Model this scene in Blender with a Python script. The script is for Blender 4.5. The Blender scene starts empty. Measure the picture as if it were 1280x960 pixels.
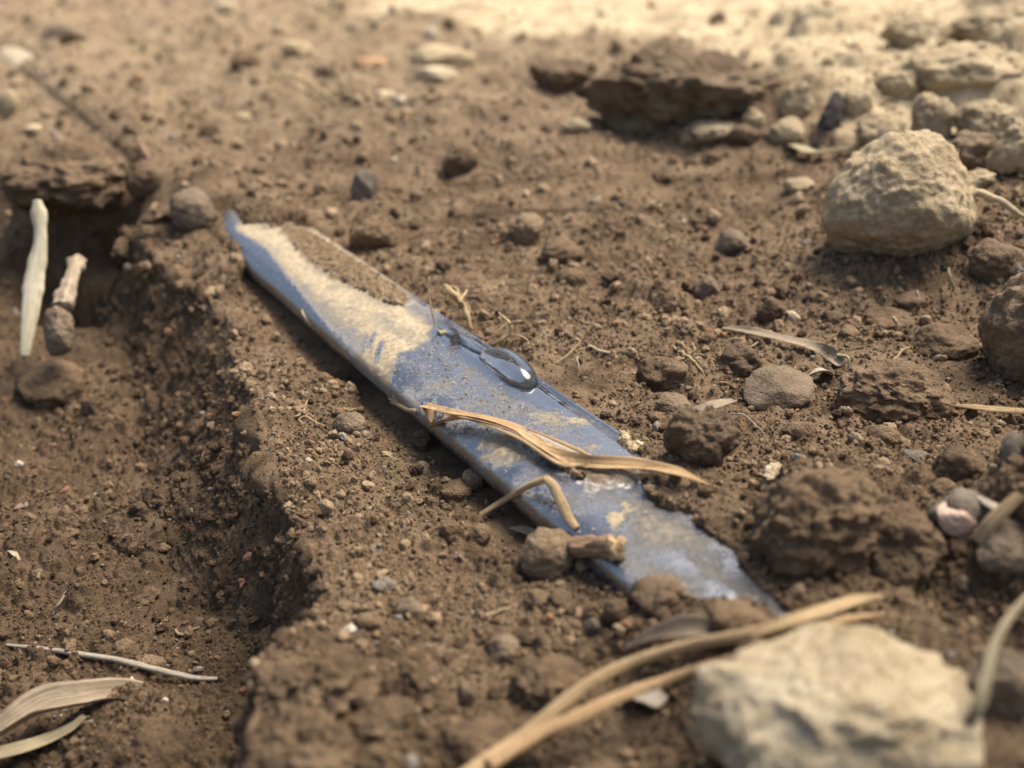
import bpy, bmesh, math, random, time
import numpy as np
from mathutils import Vector, Matrix, Euler
T0 = time.time()
R = math.radians
S = bpy.context.scene
COL = S.collection
U = 0.0075                      # metres per working unit (the hose is 3.3 units = 25 mm wide)
rng = np.random.default_rng(7)
random.seed(7)

# ------------------------------------------------------------------ camera
FPX, CAMH = 1250.0, 11.0
PITCH = math.atan(614 / FPX)
cam_d = bpy.data.cameras.new('camera')
cam = bpy.data.objects.new('camera', cam_d); COL.objects.link(cam)
cam.location = (0, 0, CAMH * U)
cam.rotation_euler = (math.pi / 2 - PITCH, 0, 0)
cam_d.sensor_width = 36.0
cam_d.lens = FPX / 1280 * 36.0
cam_d.clip_start = 0.005
cam_d.clip_end = 500.0
cam_d.dof.use_dof = True
cam_d.dof.focus_distance = 22.9 * U
cam_d.dof.aperture_fstop = 15.0
S.camera = cam

# ------------------------------------------------------------------ world and sun
SUN_EL, SUN_AZ = 62.0, 55.0     # azimuth clockwise from +Y
w = bpy.data.worlds.new('World'); S.world = w
w.use_nodes = True
nt = w.node_tree
sky = nt.nodes.new('ShaderNodeTexSky')
sky.sky_type = 'NISHITA'
sky.sun_disc = False
sky.sun_elevation = R(SUN_EL)
sky.sun_rotation = R(SUN_AZ)
sky.air_density = 0.9
sky.dust_density = 4.0
sky.ozone_density = 0.3
nt.links.new(sky.outputs[0], nt.nodes['Background'].inputs[0])
nt.nodes['Background'].inputs[1].default_value = 0.125
sl = bpy.data.lights.new('sun', 'SUN')
sl.energy = 3.9
sl.angle = R(36)
sl.color = (1.0, 0.93, 0.83)
so = bpy.data.objects.new('sun', sl); COL.objects.link(so)
sdir = Vector((math.sin(R(SUN_AZ)) * math.cos(R(SUN_EL)), math.cos(R(SUN_AZ)) * math.cos(R(SUN_EL)), math.sin(R(SUN_EL))))
so.rotation_euler = sdir.to_track_quat('Z', 'Y').to_euler()
so.location = sdir * 3
S.view_settings.view_transform = 'Standard'
S.view_settings.look = 'None'
S.view_settings.exposure = 1.08
S.view_settings.gamma = 1.0
S.cycles.use_denoising = True
S.cycles.max_bounces = 8
S.cycles.diffuse_bounces = 3
S.cycles.transmission_bounces = 8

# ------------------------------------------------------------------ noise
M1, M2, M3, M4 = np.uint32(0x8da6b343), np.uint32(0xd8163841), np.uint32(0xcb1ab31f), np.uint32(0x165667b1)
def uhash(ix, iy, iz, seed):
    h = ix.astype(np.uint32) * M1 ^ iy.astype(np.uint32) * M2 ^ iz.astype(np.uint32) * M3 ^ (np.uint32(seed) * M4)
    h ^= h >> np.uint32(15); h *= np.uint32(0x2c1b3c6d)
    h ^= h >> np.uint32(12); h *= np.uint32(0x297a2d39)
    h ^= h >> np.uint32(15)
    return h
np.seterr(over='ignore')
def pnoise(P, seed=0):
    P = np.asarray(P, np.float32)
    I = np.floor(P); F = P - I
    I = I.astype(np.int32)
    W = F * F * F * (F * (F * 6 - 15) + 10)
    out = np.zeros(len(P), np.float32)
    for dx in (0, 1):
        wx = W[:, 0] if dx else 1 - W[:, 0]
        for dy in (0, 1):
            wy = W[:, 1] if dy else 1 - W[:, 1]
            for dz in (0, 1):
                wz = W[:, 2] if dz else 1 - W[:, 2]
                h = uhash(I[:, 0] + dx, I[:, 1] + dy, I[:, 2] + dz, seed)
                gx = (h & np.uint32(1023)).astype(np.float32) / 511.5 - 1
                gy = ((h >> np.uint32(10)) & np.uint32(1023)).astype(np.float32) / 511.5 - 1
                gz = ((h >> np.uint32(20)) & np.uint32(1023)).astype(np.float32) / 511.5 - 1
                out += wx * wy * wz * (gx * (F[:, 0] - dx) + gy * (F[:, 1] - dy) + gz * (F[:, 2] - dz))
    return out * 1.3
def fbm(P, octs=4, seed=0, gain=0.5):
    P = np.asarray(P, np.float32)
    a, o, t = 1.0, 0, 0
    for k in range(octs):
        o = o + a * pnoise(P * (2.03 ** k) + 17.3 * k, seed + k); t += a; a *= gain
    return o / t * 1.4
def bumps(P, cell, seed, prob=0.8, rmin=0.25, rmax=0.75, flat=0.0):
    """rounded lumps: the highest half-sphere of random radius over each point, in units"""
    Q = np.asarray(P, np.float32) / cell
    I = np.floor(Q).astype(np.int32); F = Q - I
    out = np.zeros(len(Q), np.float32)
    k = 1 / 1023.0
    for dx in (-1, 0, 1):
        for dy in (-1, 0, 1):
            for dz in (-1, 0, 1):
                h = uhash(I[:, 0] + dx, I[:, 1] + dy, I[:, 2] + dz, seed)
                jx = (h & np.uint32(1023)).astype(np.float32) * k
                jy = ((h >> np.uint32(10)) & np.uint32(1023)).astype(np.float32) * k
                jz = ((h >> np.uint32(20)) & np.uint32(1023)).astype(np.float32) * k
                h2 = (h * np.uint32(2654435761)) >> np.uint32(8)
                rr = (h2 & np.uint32(1023)).astype(np.float32) * k
                on = ((h2 >> np.uint32(10)) & np.uint32(1023)).astype(np.float32) * k < prob
                r = rmin + (rmax - rmin) * rr * rr
                d2 = (F[:, 0] - dx - jx) ** 2 + (F[:, 1] - dy - jy) ** 2 + (F[:, 2] - dz - jz) ** 2
                v = np.where(on, np.sqrt(np.maximum(r * r - d2, 0)), 0)
                out = np.maximum(out, v)
    return out * cell
def sstep(a, b, x):
    t = np.clip((x - a) / (b - a), 0, 1)
    return t * t * (3 - 2 * t)

# ------------------------------------------------------------------ authoring helpers: view rays of the photograph
CF = np.array([0, math.cos(PITCH), -math.sin(PITCH)]); CU = np.array([0, math.sin(PITCH), math.cos(PITCH)])
CR = np.array([1.0, 0, 0]); CC = np.array([0, 0, CAMH])
def ray(px, py):
    return (px - 640) / FPX * CR + (480 - py) / FPX * CU + CF
def at(px, py, z=0.0):
    d = ray(px, py); return CC + d * ((z - CAMH) / d[2])
def depth(P):
    return float((np.asarray(P) - CC) @ CF)

# hose frame: s along the hose (away from the camera), t across it (to the right)
HD = np.array([-0.535, 0.845]); HD /= np.linalg.norm(HD)
HN = np.array([HD[1], -HD[0]])
HT0, HW, HH = 10.83, 1.65, 0.62
def st_of(x, y):
    return x * HD[0] + y * HD[1], x * HN[0] + y * HN[1] - HT0
def hose_st(px, py, z=0.5):
    p = at(px, py, z); return st_of(p[0], p[1])
def hose_top(t):
    return HH * np.maximum(1 - np.abs(t / HW) ** 2.6, 0) ** (1 / 2.2)
# where soil leaves the hose bare: left and right limits along it
def limits(pts):
    q = sorted(hose_st(*p) for p in pts)
    return np.array([a for a, b in q]), np.array([b for a, b in q])
TR_S, TR_T = limits([(1000, 783), (985, 775), (945, 742), (928, 722), (916, 699), (900, 690), (876, 673), (865, 654), (850, 647), (822, 640),
                     (804, 628), (794, 606), (800, 585), (797, 566), (785, 548)])
TL_S, TL_T = limits([(1000, 783), (985, 783), (967, 779), (940, 757), (910, 757), (900, 765), (870, 752), (850, 735), (820, 735)])
fr = [(276, 262), (292, 264), (303, 286), (322, 292), (338, 285), (356, 287), (372, 282)]
fl = [(276, 268), (282, 288), (296, 300), (306, 316)]
FR_S, FR_T = limits(fr); FL_S, FL_T = limits(fl)
def bare(s, t):
    """signed: how far inside the bare stretch (units across the hose), negative under soil"""
    tr = np.interp(s, np.concatenate([[TR_S[0] - .3], TR_S, [TR_S[-1] + .6, FR_S[0] - .4], FR_S, [FR_S[-1] + .5]]),
                   np.concatenate([[-3], TR_T, [2.4, 2.4], FR_T, [-3]]))
    tl = np.interp(s, np.concatenate([[TL_S[0] - .3], TL_S, [TL_S[-1] + .8, FL_S[0] - .8], FL_S, [FL_S[-1] + .5]]),
                   np.concatenate([[3], TL_T, [-2.6, -2.6], FL_T, [3]]))
    b = np.minimum(tr - t, t - tl)
    # the near bit behind the limestone and the far bit by the frame's edge
    s1, t1 = hose_st(1026, 792); b = np.maximum(b, 0.38 - np.hypot(s - s1, (t - t1)))
    s2, t2 = hose_st(14, 70); b = np.maximum(b, 1.25 - np.hypot((s - s2) / 3.6, (t - t2)))
    return b

# trench: outline of the dug side, in world units
TREN = np.array([(-3.3, -40), (-3.4, 5), (-3.75, 10.4), (-3.95, 12.2), (-3.45, 13.9), (-3.55, 15.3), (-4.6, 17.6), (-5.7, 20.1), (-6.7, 23.0), (-7.9, 26.4),
                 (-9.6, 29.6), (-12.2, 32.8), (-14.8, 36.0), (-14.9, 38.6), (-16.4, 38.2), (-19.5, 38.3), (-21.0, 42.0), (-27, 50), (-60, 70), (-300, 90),
                 (-300, -40)])
TRW = np.array([1.2, 1.1, 1.1, 1.0, 1.0, 1.1, 1.5, 2.6, 3.4, 3.6, 3.0, 2.0, 1.4, 1.2, 1.4, 2.0, 3, 4, 5, 5, 5])
def trench(x, y):
    """(signed distance inside > 0, wall width at the nearest edge)"""
    n = len(TREN)
    best = np.full(x.shape, 1e9); wid = np.ones(x.shape); ins = np.zeros(x.shape, bool)
    for i in range(n):
        a, b = TREN[i], TREN[(i + 1) % n]
        ab = b - a
        u = np.clip(((x - a[0]) * ab[0] + (y - a[1]) * ab[1]) / (ab @ ab), 0, 1)
        d = np.hypot(x - a[0] - u * ab[0], y - a[1] - u * ab[1])
        m = d < best
        best = np.where(m, d, best); wid = np.where(m, TRW[i] * (1 - u) + TRW[(i + 1) % n] * u, wid)
        if a[1] != b[1]:
            c = (a[1] > y) != (b[1] > y)
            ins ^= c & (x < (b[0] - a[0]) * (y - a[1]) / (b[1] - a[1]) + a[0])
    return np.where(ins, best, -best), wid

CTRL = [(450, 600, -.62), (400, 470, -.6), (330, 400, -.55), (250, 300, -.2), (560, 720, -.55), (480, 800, -.3), (440, 880, .15), (400, 950, .2), (560, 900, -.15),
        (650, 850, -.35), (700, 800, -.4), (600, 660, -.7), (700, 950, -.5), (800, 900, -.45), (330, 950, 0), (770, 770, -.3), (520, 560, -.75), (440, 480, -.7),
        (960, 620, .85), (1050, 610, 1.1), (1100, 690, 1.0), (1200, 700, .9), (1250, 620, .6), (1150, 780, .7), (1270, 820, .4), (1010, 740, .55), (930, 650, .7),
        (1000, 950, -.3), (1200, 950, 0), (850, 560, .2), (900, 620, .6), (1000, 560, .2), (1100, 560, .3), (1200, 560, .45), (750, 460, .15), (850, 450, .2),
        (1000, 450, .3), (1150, 420, .4), (1250, 500, .6), (600, 330, .15), (700, 400, .15), (800, 330, .4), (1000, 330, .5), (1200, 330, .6), (700, 240, 1.0), (850, 230, .5),
        (1000, 230, .8), (500, 280, .1), (450, 250, .2), (420, 200, .8), (560, 160, 1.7), (680, 160, 1.9), (780, 200, .9), (400, 120, .8), (720, 112, -.4), (640, 85, .2),
        (860, 150, -.3), (960, 160, .3), (1060, 195, 1.0), (1110, 165, 2.2), (1200, 150, 3.6), (1270, 220, 2.2), (1270, 100, 6), (1150, 60, 5), (1050, 90, 3.2),
        (1000, 40, 4), (870, 60, 3.2), (780, 50, 2.2), (600, 22, 2.4), (800, 12, 4), (1000, 5, 6.5), (1240, 0, 11), (200, 150, .3), (100, 100, .3), (0, 60, .2),
        (200, 50, .3), (350, 30, .6), (0, 10, .4), (300, 230, .15), (130, 230, .1), (60, 200, 0), (-200, 100, .2), (1500, 300, 2), (1500, 600, 1.0), (-300, 0, .5), (1600, 60, 9)]
CW = np.array([at(*c) for c in CTRL])
CQ = np.stack([CW[:, 0] / (CW[:, 1] + 4), np.log(CW[:, 1] + 4)], 1)
def base_h(x, y):
    yy = np.maximum(y, 3.0) + 4
    qx, qy = np.clip(x / yy, -1.4, 1.4), np.log(np.minimum(yy, 220))
    num = np.zeros(x.shape); den = np.zeros(x.shape)
    for i in range(len(CTRL)):
        wgt = np.exp(-((qx - CQ[i, 0]) ** 2 * 1.0 + (qy - CQ[i, 1]) ** 2) / (2 * 0.075 ** 2)) + 2e-4 / (1e-3 + (qx - CQ[i, 0]) ** 2 + (qy - CQ[i, 1]) ** 2) ** 1.5 * 1e-3
        num += wgt * CW[i, 2]; den += wgt
    return num / den
def macro(x, y):
    x = np.asarray(x, float); y = np.asarray(y, float)
    h = base_h(x, y)
    P = np.stack([x, y, 0 * x], -1).reshape(-1, 3)
    n1 = fbm(P / 6.0, 3, 3).reshape(x.shape); n2 = fbm(P / 1.9, 3, 9).reshape(x.shape)
    far = sstep(25, 60, y)
    s, t = st_of(x, y)
    nearhose = np.exp(-(np.maximum(np.abs(t) - 1.2, 0) / 1.1) ** 2)
    h = h + (n1 * (.25 + .9 * far) + n2 * (.12 + .25 * far)) * (1 - .75 * nearhose)
    # trench
    wob = fbm(P / 2.2, 3, 21).reshape(x.shape) * (.28 + .02 * np.clip(y - 12, 0, 40)) + .2 * fbm(P / .6, 3, 22).reshape(x.shape)
    d, wd = trench(x, y)
    d = d + wob
    fl = -3.7 + .55 * fbm(P / 4.5, 3, 31).reshape(x.shape) + .25 * n2 + .5 * sstep(26, 36, y)
    k = np.clip(d / (wd * .85), 0, 1) ** .75
    k = .8 * k + .2 * sstep(0, 1, k)
    h = h * (1 - k) + fl * k
    # dark pit beyond the standing straw
    c = np.array([-16.6, 36.6]); h = h - 5.5 * np.exp(-((((x - c[0]) / 2.0) ** 2 + ((y - c[1]) / 1.9) ** 2) ** 2))
    # soil against, under and over the hose
    ht = hose_top(t)
    b = bare(s, t); b = b + (.12 * fbm(P / .7, 3, 41) + .10 * fbm(P / .25, 2, 42)).reshape(x.shape) * (np.abs(b) < 1) * (.3 + .7 * sstep(9, 13, s))
    inside = np.abs(t) < HW + .6
    left_gap = np.where(t < 0, np.exp(-((t + HW + .1) / .55) ** 2) * sstep(-.9, -.1, -np.abs(s - 23) / 9 + .0), 0)
    h = h - .2 * left_gap
    # right side: soil banked to the hose's shoulder
    edge = np.exp(-(np.maximum(np.abs(t) - HW, 0) / .8) ** 2)
    h = np.where(t > 0, h * (1 - edge) + np.minimum(h, .12) * edge, h)
    over = np.maximum(h, ht + .06 + np.clip(-b, 0, 1.2) * .38)
    over = ht * 0 + np.where(np.abs(t) < HW, over, h + (np.maximum(h, .06 + np.clip(-b, 0, 1.2) * .38) - h) * edge)
    kk = sstep(.02, -.10, b) * (np.abs(t) < HW + 2.0)
    under = np.where(np.abs(t) < HW - .05, np.minimum(h, -ht - .06), h)
    h = np.where(b > .02, under, h * (1 - kk) + over * kk)
    return h
def hsurf(x, y):
    s, t = st_of(x, y)
    hs = np.where(np.abs(t) < HW, hose_top(t), -50)
    return np.maximum(macro(x, y), hs)
TT = np.concatenate([np.linspace(8, 60, 1100), np.linspace(60.2, 200, 500)])
def hits(pxs, lift=0.0):
    """ray hits on soil or hose raised by lift, many pixels at once"""
    pxs = np.asarray(pxs, float)
    D = np.stack([ray(a, b) for a, b in pxs])
    D2 = D
    Pt = CC[None, None] + D2[:, None, :] * TT[None, :, None]
    lf = np.broadcast_to(np.asarray(lift, float), (len(pxs),))[:, None]
    below = Pt[..., 2] < hsurf(Pt[..., 0], Pt[..., 1]) + lf
    k = np.argmax(below, 1); k = np.where(below.any(1), k, len(TT) - 1)
    return Pt[np.arange(len(pxs)), k]
def hit(px, py, lift=0.0):
    return hits([(px, py)], lift)[0]

# ------------------------------------------------------------------ mesh helpers
def new_mesh(name, V, F, smooth=True):
    """V in working units"""
    me = bpy.data.meshes.new(name)
    V = np.asarray(V, np.float32) * U
    F = np.asarray(F, np.int32)
    me.vertices.add(len(V)); me.vertices.foreach_set('co', V.ravel())
    k = F.shape[1]
    me.loops.add(F.size); me.loops.foreach_set('vertex_index', F.ravel())
    me.polygons.add(len(F)); me.polygons.foreach_set('loop_start', np.arange(0, F.size, k, dtype=np.int32))
    me.update(calc_edges=True)
    me.polygons.foreach_set('use_smooth', np.full(len(F), smooth))
    return me
def attr(me, name, vals):
    a = me.attributes.new(name, 'FLOAT', 'POINT'); a.data.foreach_set('value', np.asarray(vals, np.float32))
def link(name, me, mat=None, parent=None, loc=None, rot=None, label=None, cat=None, group=None, kind=None):
    o = bpy.data.objects.new(name, me); COL.objects.link(o)
    if mat is not None and me is not None and not me.materials: me.materials.append(mat)
    if parent is not None: o.parent = parent
    if loc is not None: o.location = Vector([float(c) * U for c in loc])
    if rot is not None: o.rotation_euler = rot
    for k, v in (('label', label), ('category', cat), ('group', group), ('kind', kind)):
        if v: o[k] = v
    return o
_ico = {}
def ico(n):
    if n not in _ico:
        bm = bmesh.new(); bmesh.ops.create_icosphere(bm, subdivisions=n, radius=1.0)
        bm.verts.ensure_lookup_table()
        V = np.array([v.co[:] for v in bm.verts]); F = np.array([[v.index for v in f.verts] for f in bm.faces]); bm.free()
        V /= np.linalg.norm(V, axis=1)[:, None]
        _ico[n] = (V, F)
    return _ico[n]
def lump(seed, dims, level=5, planes=8, pmin=.72, pmax=1.05, low=.18, mid=.08, crumb=.0, ccell=.12, extra=None, strata=0.0, sharp=14):
    """an irregular stone or clod: a sphere cut by random planes, then roughened"""
    g = np.random.default_rng(seed)
    V, F = ico(level); D = V.copy()
    r = np.full(len(D), 1.1)
    N = g.normal(size=(planes, 3)); N /= np.linalg.norm(N, axis=1)[:, None]
    dd = g.uniform(pmin, pmax, planes)
    if extra is not None:
        N = np.concatenate([N, [np.array(e[:3]) / np.linalg.norm(e[:3]) for e in extra]]); dd = np.concatenate([dd, [e[3] for e in extra]])
    inv = np.full(len(D), 1.1 ** -sharp)
    for n, d in zip(N, dd):
        c = np.maximum(D @ n, 0) / d; inv += c ** sharp
        inv = np.maximum(inv, 1e-12)
    r = np.minimum(1.1, inv ** (-1 / sharp))
    off = g.uniform(0, 100, 3)
    r = r * (1 + low * fbm(D * 1.3 + off, 3, seed) + mid * fbm(D * 4.5 + off, 4, seed + 5))
    V = D * r[:, None] * np.asarray(dims)
    m = float(np.mean(dims))
    if strata:
        zz = V[:, 2] + .12 * V[:, 0] + .10 * m * fbm(V / m * 1.5 + off, 3, seed + 8)
        V = V + D * (strata * (pnoise(np.stack([zz * 4.2 / m, zz * 0 + 3.1, V[:, 0] * .35 / m], 1), seed + 2)))[:, None] * np.array([1, 1, .3])
    if crumb:
        h = bumps(V + off, ccell * 2.4, seed + 1, .7) + .8 * bumps(V + off, ccell, seed + 2, .8) + .45 * bumps(V + off, ccell * .45, seed + 3, .8)
        V = V + D * (h * crumb)[:, None]
    V = V + D * (m * .02 * fbm(V / m * 12 + off, 3, seed + 9))[:, None]
    return V, F

# ------------------------------------------------------------------ materials
def new_mat(name):
    m = bpy.data.materials.new(name); m.use_nodes = True
    t = m.node_tree; p = t.nodes['Principled BSDF']
    return m, t, p
class NB:
    def __init__(s, t): s.t = t
    def n(s, typ, **kw):
        n = s.t.nodes.new(typ)
        for k, v in kw.items(): setattr(n, k, v)
        return n
    def put(s, node, i, v):
        if hasattr(v, 'is_output') or isinstance(v, bpy.types.NodeSocket): s.t.links.new(v, node.inputs[i])
        else: node.inputs[i].default_value = v
    def coords(s):
        tc = s.n('ShaderNodeTexCoord'); m = s.n('ShaderNodeVectorMath', operation='SCALE')
        s.put(m, 0, tc.outputs['Object']); m.inputs['Scale'].default_value = 1 / U
        return m.outputs[0]
    def noise(s, v, scale, detail=5, rough=.6):
        n = s.n('ShaderNodeTexNoise'); s.put(n, 'Vector', v); s.put(n, 'Scale', scale); s.put(n, 'Detail', detail); s.put(n, 'Roughness', rough)
        return n.outputs['Fac']
    def voro(s, v, scale, feature='F1', out='Distance', rnd=1.0):
        n = s.n('ShaderNodeTexVoronoi', feature=feature); s.put(n, 'Vector', v); s.put(n, 'Scale', scale); s.put(n, 'Randomness', rnd)
        return n.outputs[out]
    def math(s, op, a, b=0.0, c=None, clamp=False):
        n = s.n('ShaderNodeMath', operation=op, use_clamp=clamp); s.put(n, 0, a); s.put(n, 1, b)
        if c is not None: s.put(n, 2, c)
        return n.outputs[0]
    def ramp(s, v, lo, hi, a=0.0, b=1.0):
        n = s.n('ShaderNodeMapRange', interpolation_type='SMOOTHSTEP'); s.put(n, 0, v); s.put(n, 1, lo); s.put(n, 2, hi); s.put(n, 3, a); s.put(n, 4, b)
        return n.outputs[0]
    def mix(s, f, a, b, mode='MIX'):
        n = s.n('ShaderNodeMix', data_type='RGBA', blend_type=mode)
        s.put(n, 0, f)
        s.put(n, 6, a if not isinstance(a, tuple) else (*a, 1)); s.put(n, 7, b if not isinstance(b, tuple) else (*b, 1))
        return n.outputs[2]
    def attr(s, name, typ='GEOMETRY'):
        n = s.n('ShaderNodeAttribute', attribute_type=typ, attribute_name=name); return n.outputs['Fac']
    def bump(s, h, dist, strength=1.0, prev=None):
        n = s.n('ShaderNodeBump'); s.put(n, 'Height', h); n.inputs['Distance'].default_value = dist * U; n.inputs['Strength'].default_value = strength
        if prev is not None: s.put(n, 'Normal', prev)
        return n.outputs[0]
SOIL_D, SOIL_M, SOIL_L = (.056, .035, .019), (.146, .095, .0525), (.25, .176, .103)
SAND_D, SAND_L = (.30, .22, .12), (.52, .415, .255)
DARK_D, DARK_M = (.045, .027, .014), (.112, .071, .039)  # darker soil tones, blended in by mask
def soil_mat(name, mode):
    """mode: ground (attributes on the mesh), crumb (attributes on the instances)"""
    m, t, p = new_mat(name); b = NB(t); v = b.coords()
    if mode == 'crumb':
        tc = b.n('ShaderNodeTexCoord'); oi = b.n('ShaderNodeObjectInfo'); cx = b.n('ShaderNodeCombineXYZ')
        b.put(cx, 0, b.math('MULTIPLY', oi.outputs['Random'], 60)); b.put(cx, 1, b.math('MULTIPLY', oi.outputs['Random'], 23))
        ma = b.n('ShaderNodeVectorMath', operation='MULTIPLY_ADD'); b.put(ma, 0, tc.outputs['Object']); ma.inputs[1].default_value = (.13, .13, .13); b.put(ma, 2, cx.outputs[0]); v = ma.outputs[0]
    typ = 'GEOMETRY' if mode == 'ground' else 'INSTANCER'
    if mode == 'crumb':
        oi = b.n('ShaderNodeObjectInfo')
        rnd = oi.outputs['Random']
    n1 = b.noise(v, .55, 5); n2 = b.noise(v, 3.5, 8, .7); n3 = b.noise(v, 26, 4, .7)
    f = b.math('ADD', b.math('MULTIPLY', n1, .62), b.math('ADD', b.math('MULTIPLY', n2, .42), b.math('MULTIPLY', n3, .28)))
    f = b.math('SUBTRACT', f, .10)
    if mode == 'crumb': f = b.math('ADD', b.math('MULTIPLY', f, .5), b.math('ADD', .09, b.math('MULTIPLY', rnd, .40)))
    col = b.mix(b.ramp(f, .36, .58), SOIL_D, SOIL_M); col = b.mix(b.ramp(f, .52, .78), col, SOIL_L)
    dcol = b.mix(b.ramp(f, .38, .72), DARK_D, DARK_M)
    scol = b.mix(b.ramp(f, .40, .68), SAND_D, SAND_L)
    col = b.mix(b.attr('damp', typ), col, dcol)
    col = b.mix(b.attr('dry', typ), col, scol)
    if mode == 'crumb':
        # some crumbs are grey or reddish grit, a few pale
        r2 = b.math('FRACT', b.math('MULTIPLY', rnd, 91.7))
        wet_ = b.math('SUBTRACT', 1.0, b.attr('dry', typ)); col = b.mix(b.math('MULTIPLY', b.ramp(r2, .945, .95), wet_), col, (.19, .16, .125)); col = b.mix(b.ramp(r2, .978, .98), col, (.20, .105, .055)); col = b.mix(b.ramp(r2, .9935, .994), col, (.42, .36, .27))
    else:
        sp = b.voro(v, 5.5); spc = b.voro(v, 5.5, out='Color')
        sep = b.n('ShaderNodeSeparateColor'); b.put(sep, 0, spc)
        k = b.math('MULTIPLY', b.ramp(sp, .16, .10), b.ramp(sep.outputs[0], .93, .94))
        col = b.mix(k, col, (.36, .31, .24))
    t.links.new(col, p.inputs['Base Color'])
    p.inputs['Roughness'].default_value = .95; p.inputs['Specular IOR Level'].default_value = .22
    kb = .35 if mode == 'crumb' else 1.0
    bm1 = b.bump(b.math('SUBTRACT', 1.0, b.voro(v, 15)), .045 * kb, .9)
    bm2 = b.bump(b.noise(v, 22, 8, .75), .09 * kb, .9, bm1)
    t.links.new(bm2, p.inputs['Normal'])
    return m
def clod_mat(name, dark, mid, light, bump=.08, scale=1.0, grit=True):
    m, t, p = new_mat(name); b = NB(t); v = b.coords()
    oi = b.n('ShaderNodeObjectInfo'); vv = b.n('ShaderNodeVectorMath', operation='ADD'); b.put(vv, 0, v)
    cx = b.n('ShaderNodeCombineXYZ'); b.put(cx, 0, b.math('MULTIPLY', oi.outputs['Random'], 50)); b.put(vv, 1, cx.outputs[0]); v = vv.outputs[0]
    n1 = b.noise(v, .8 * scale, 5); n2 = b.noise(v, 4 * scale, 8, .7); n3 = b.noise(v, 30, 4, .7)
    f = b.math('ADD', b.math('MULTIPLY', n1, .4), b.math('ADD', b.math('MULTIPLY', n2, .4), b.math('MULTIPLY', n3, .25)))
    col = b.mix(b.ramp(f, .36, .55), dark, mid); col = b.mix(b.ramp(f, .5, .72), col, light)
    hsv = b.n('ShaderNodeHueSaturation'); b.put(hsv, 'Color', col); b.put(hsv, 'Value', b.math('ADD', .82, b.math('MULTIPLY', oi.outputs['Random'], .36)))
    t.links.new(hsv.outputs[0], p.inputs['Base Color'])
    p.inputs['Roughness'].default_value = .93; p.inputs['Specular IOR Level'].default_value = .22
    bm = b.bump(b.noise(v, 14 * scale, 9, .75), bump, 1.0)
    if grit: bm = b.bump(b.math('SUBTRACT', 1.0, b.voro(v, 17 * scale)), .04, .8, bm)
    t.links.new(bm, p.inputs['Normal'])
    return m
def straw_mat(name, a, c, edge, spots=.5, trans=.12, soil=.7):
    m, t, p = new_mat(name); b = NB(t)
    uv = b.n('ShaderNodeUVMap'); mp = b.n('ShaderNodeMapping'); b.put(mp, 0, uv.outputs[0]); mp.inputs['Scale'].default_value = (22, .45, 1)
    fib = b.noise(mp.outputs[0], 1.0, 5, .65)
    mp2 = b.n('ShaderNodeMapping'); b.put(mp2, 0, uv.outputs[0]); mp2.inputs['Scale'].default_value = (3, 1.0, 1)
    n2 = b.noise(mp2.outputs[0], .9, 6, .7)
    col = b.mix(b.ramp(fib, .35, .65), a, c)
    col = b.mix(b.math('MULTIPLY', b.ramp(n2, .52, .72), spots), col, edge)
    v = b.coords(); dirt = b.math('ADD', b.math('MULTIPLY', b.noise(v, 1.6, 4), .55), b.math('MULTIPLY', b.noise(v, 16, 5, .7), .5))
    col = b.mix(b.math('MULTIPLY', b.ramp(dirt, .57, .69), soil), col, SOIL_M)
    t.links.new(col, p.inputs['Base Color']); p.inputs['Roughness'].default_value = .75; p.inputs['Specular IOR Level'].default_value = .22
    t.links.new(b.bump(fib, .09, 1.0), p.inputs['Normal'])
    tr = b.n('ShaderNodeBsdfTranslucent'); t.links.new(col, tr.inputs[0])
    mx = b.n('ShaderNodeMixShader'); mx.inputs[0].default_value = trans
    out = t.nodes['Material Output']
    t.links.new(p.outputs[0], mx.inputs[1]); t.links.new(tr.outputs[0], mx.inputs[2]); t.links.new(mx.outputs[0], out.inputs[0])
    return m
M_GROUND = soil_mat('soil', 'ground')
M_CRUMB = soil_mat('soil_crumb', 'crumb')
M_CLOD = clod_mat('brown_clod', SOIL_D, SOIL_M, SOIL_L)
M_DARK = clod_mat('dark_clod', (.06, .038, .021), (.128, .085, .049), (.215, .152, .092))
M_GREY = clod_mat('grey_stone', (.105, .074, .046), (.19, .138, .088), (.28, .21, .14), .06, 1.2)
M_BLUE = clod_mat('blue_grey_stone', (.075, .058, .042), (.135, .108, .080), (.21, .172, .13), .03, 1.2)
M_SAND = clod_mat('sandstone', (.27, .19, .10), (.45, .345, .20), (.58, .47, .30), .10, 1.0)
M_TAN = clod_mat('tan_clod', (.135, .09, .05), (.225, .158, .092), (.33, .24, .148), .10, 1.0)
M_SANDC = clod_mat('sandy_clod', (.25, .18, .095), (.41, .315, .185), (.52, .42, .26), .16, .7)
M_PALE = clod_mat('pale_stone', (.31, .22, .11), (.57, .455, .285), (.77, .665, .48), .18, .9)
M_RUST = clod_mat('rust_chip', (.19, .10, .05), (.31, .18, .095), (.40, .25, .14), .04, 1.0)
M_STRAW = straw_mat('dry_straw', (.38, .25, .115), (.66, .48, .27), (.24, .12, .05))
M_LEAF = straw_mat('dry_leaf', (.42, .245, .105), (.70, .49, .27), (.30, .14, .05), .7)
M_PSTRAW = straw_mat('pale_straw', (.40, .31, .16), (.68, .59, .38), (.32, .22, .10), .6, soil=.3)
M_WHITE = straw_mat('bleached_straw', (.40, .33, .235), (.60, .52, .41), (.30, .21, .13), .5, soil=.3)
M_HUSK = straw_mat('grey_husk', (.25, .185, .115), (.45, .36, .25), (.13, .085, .05), .6)
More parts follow.
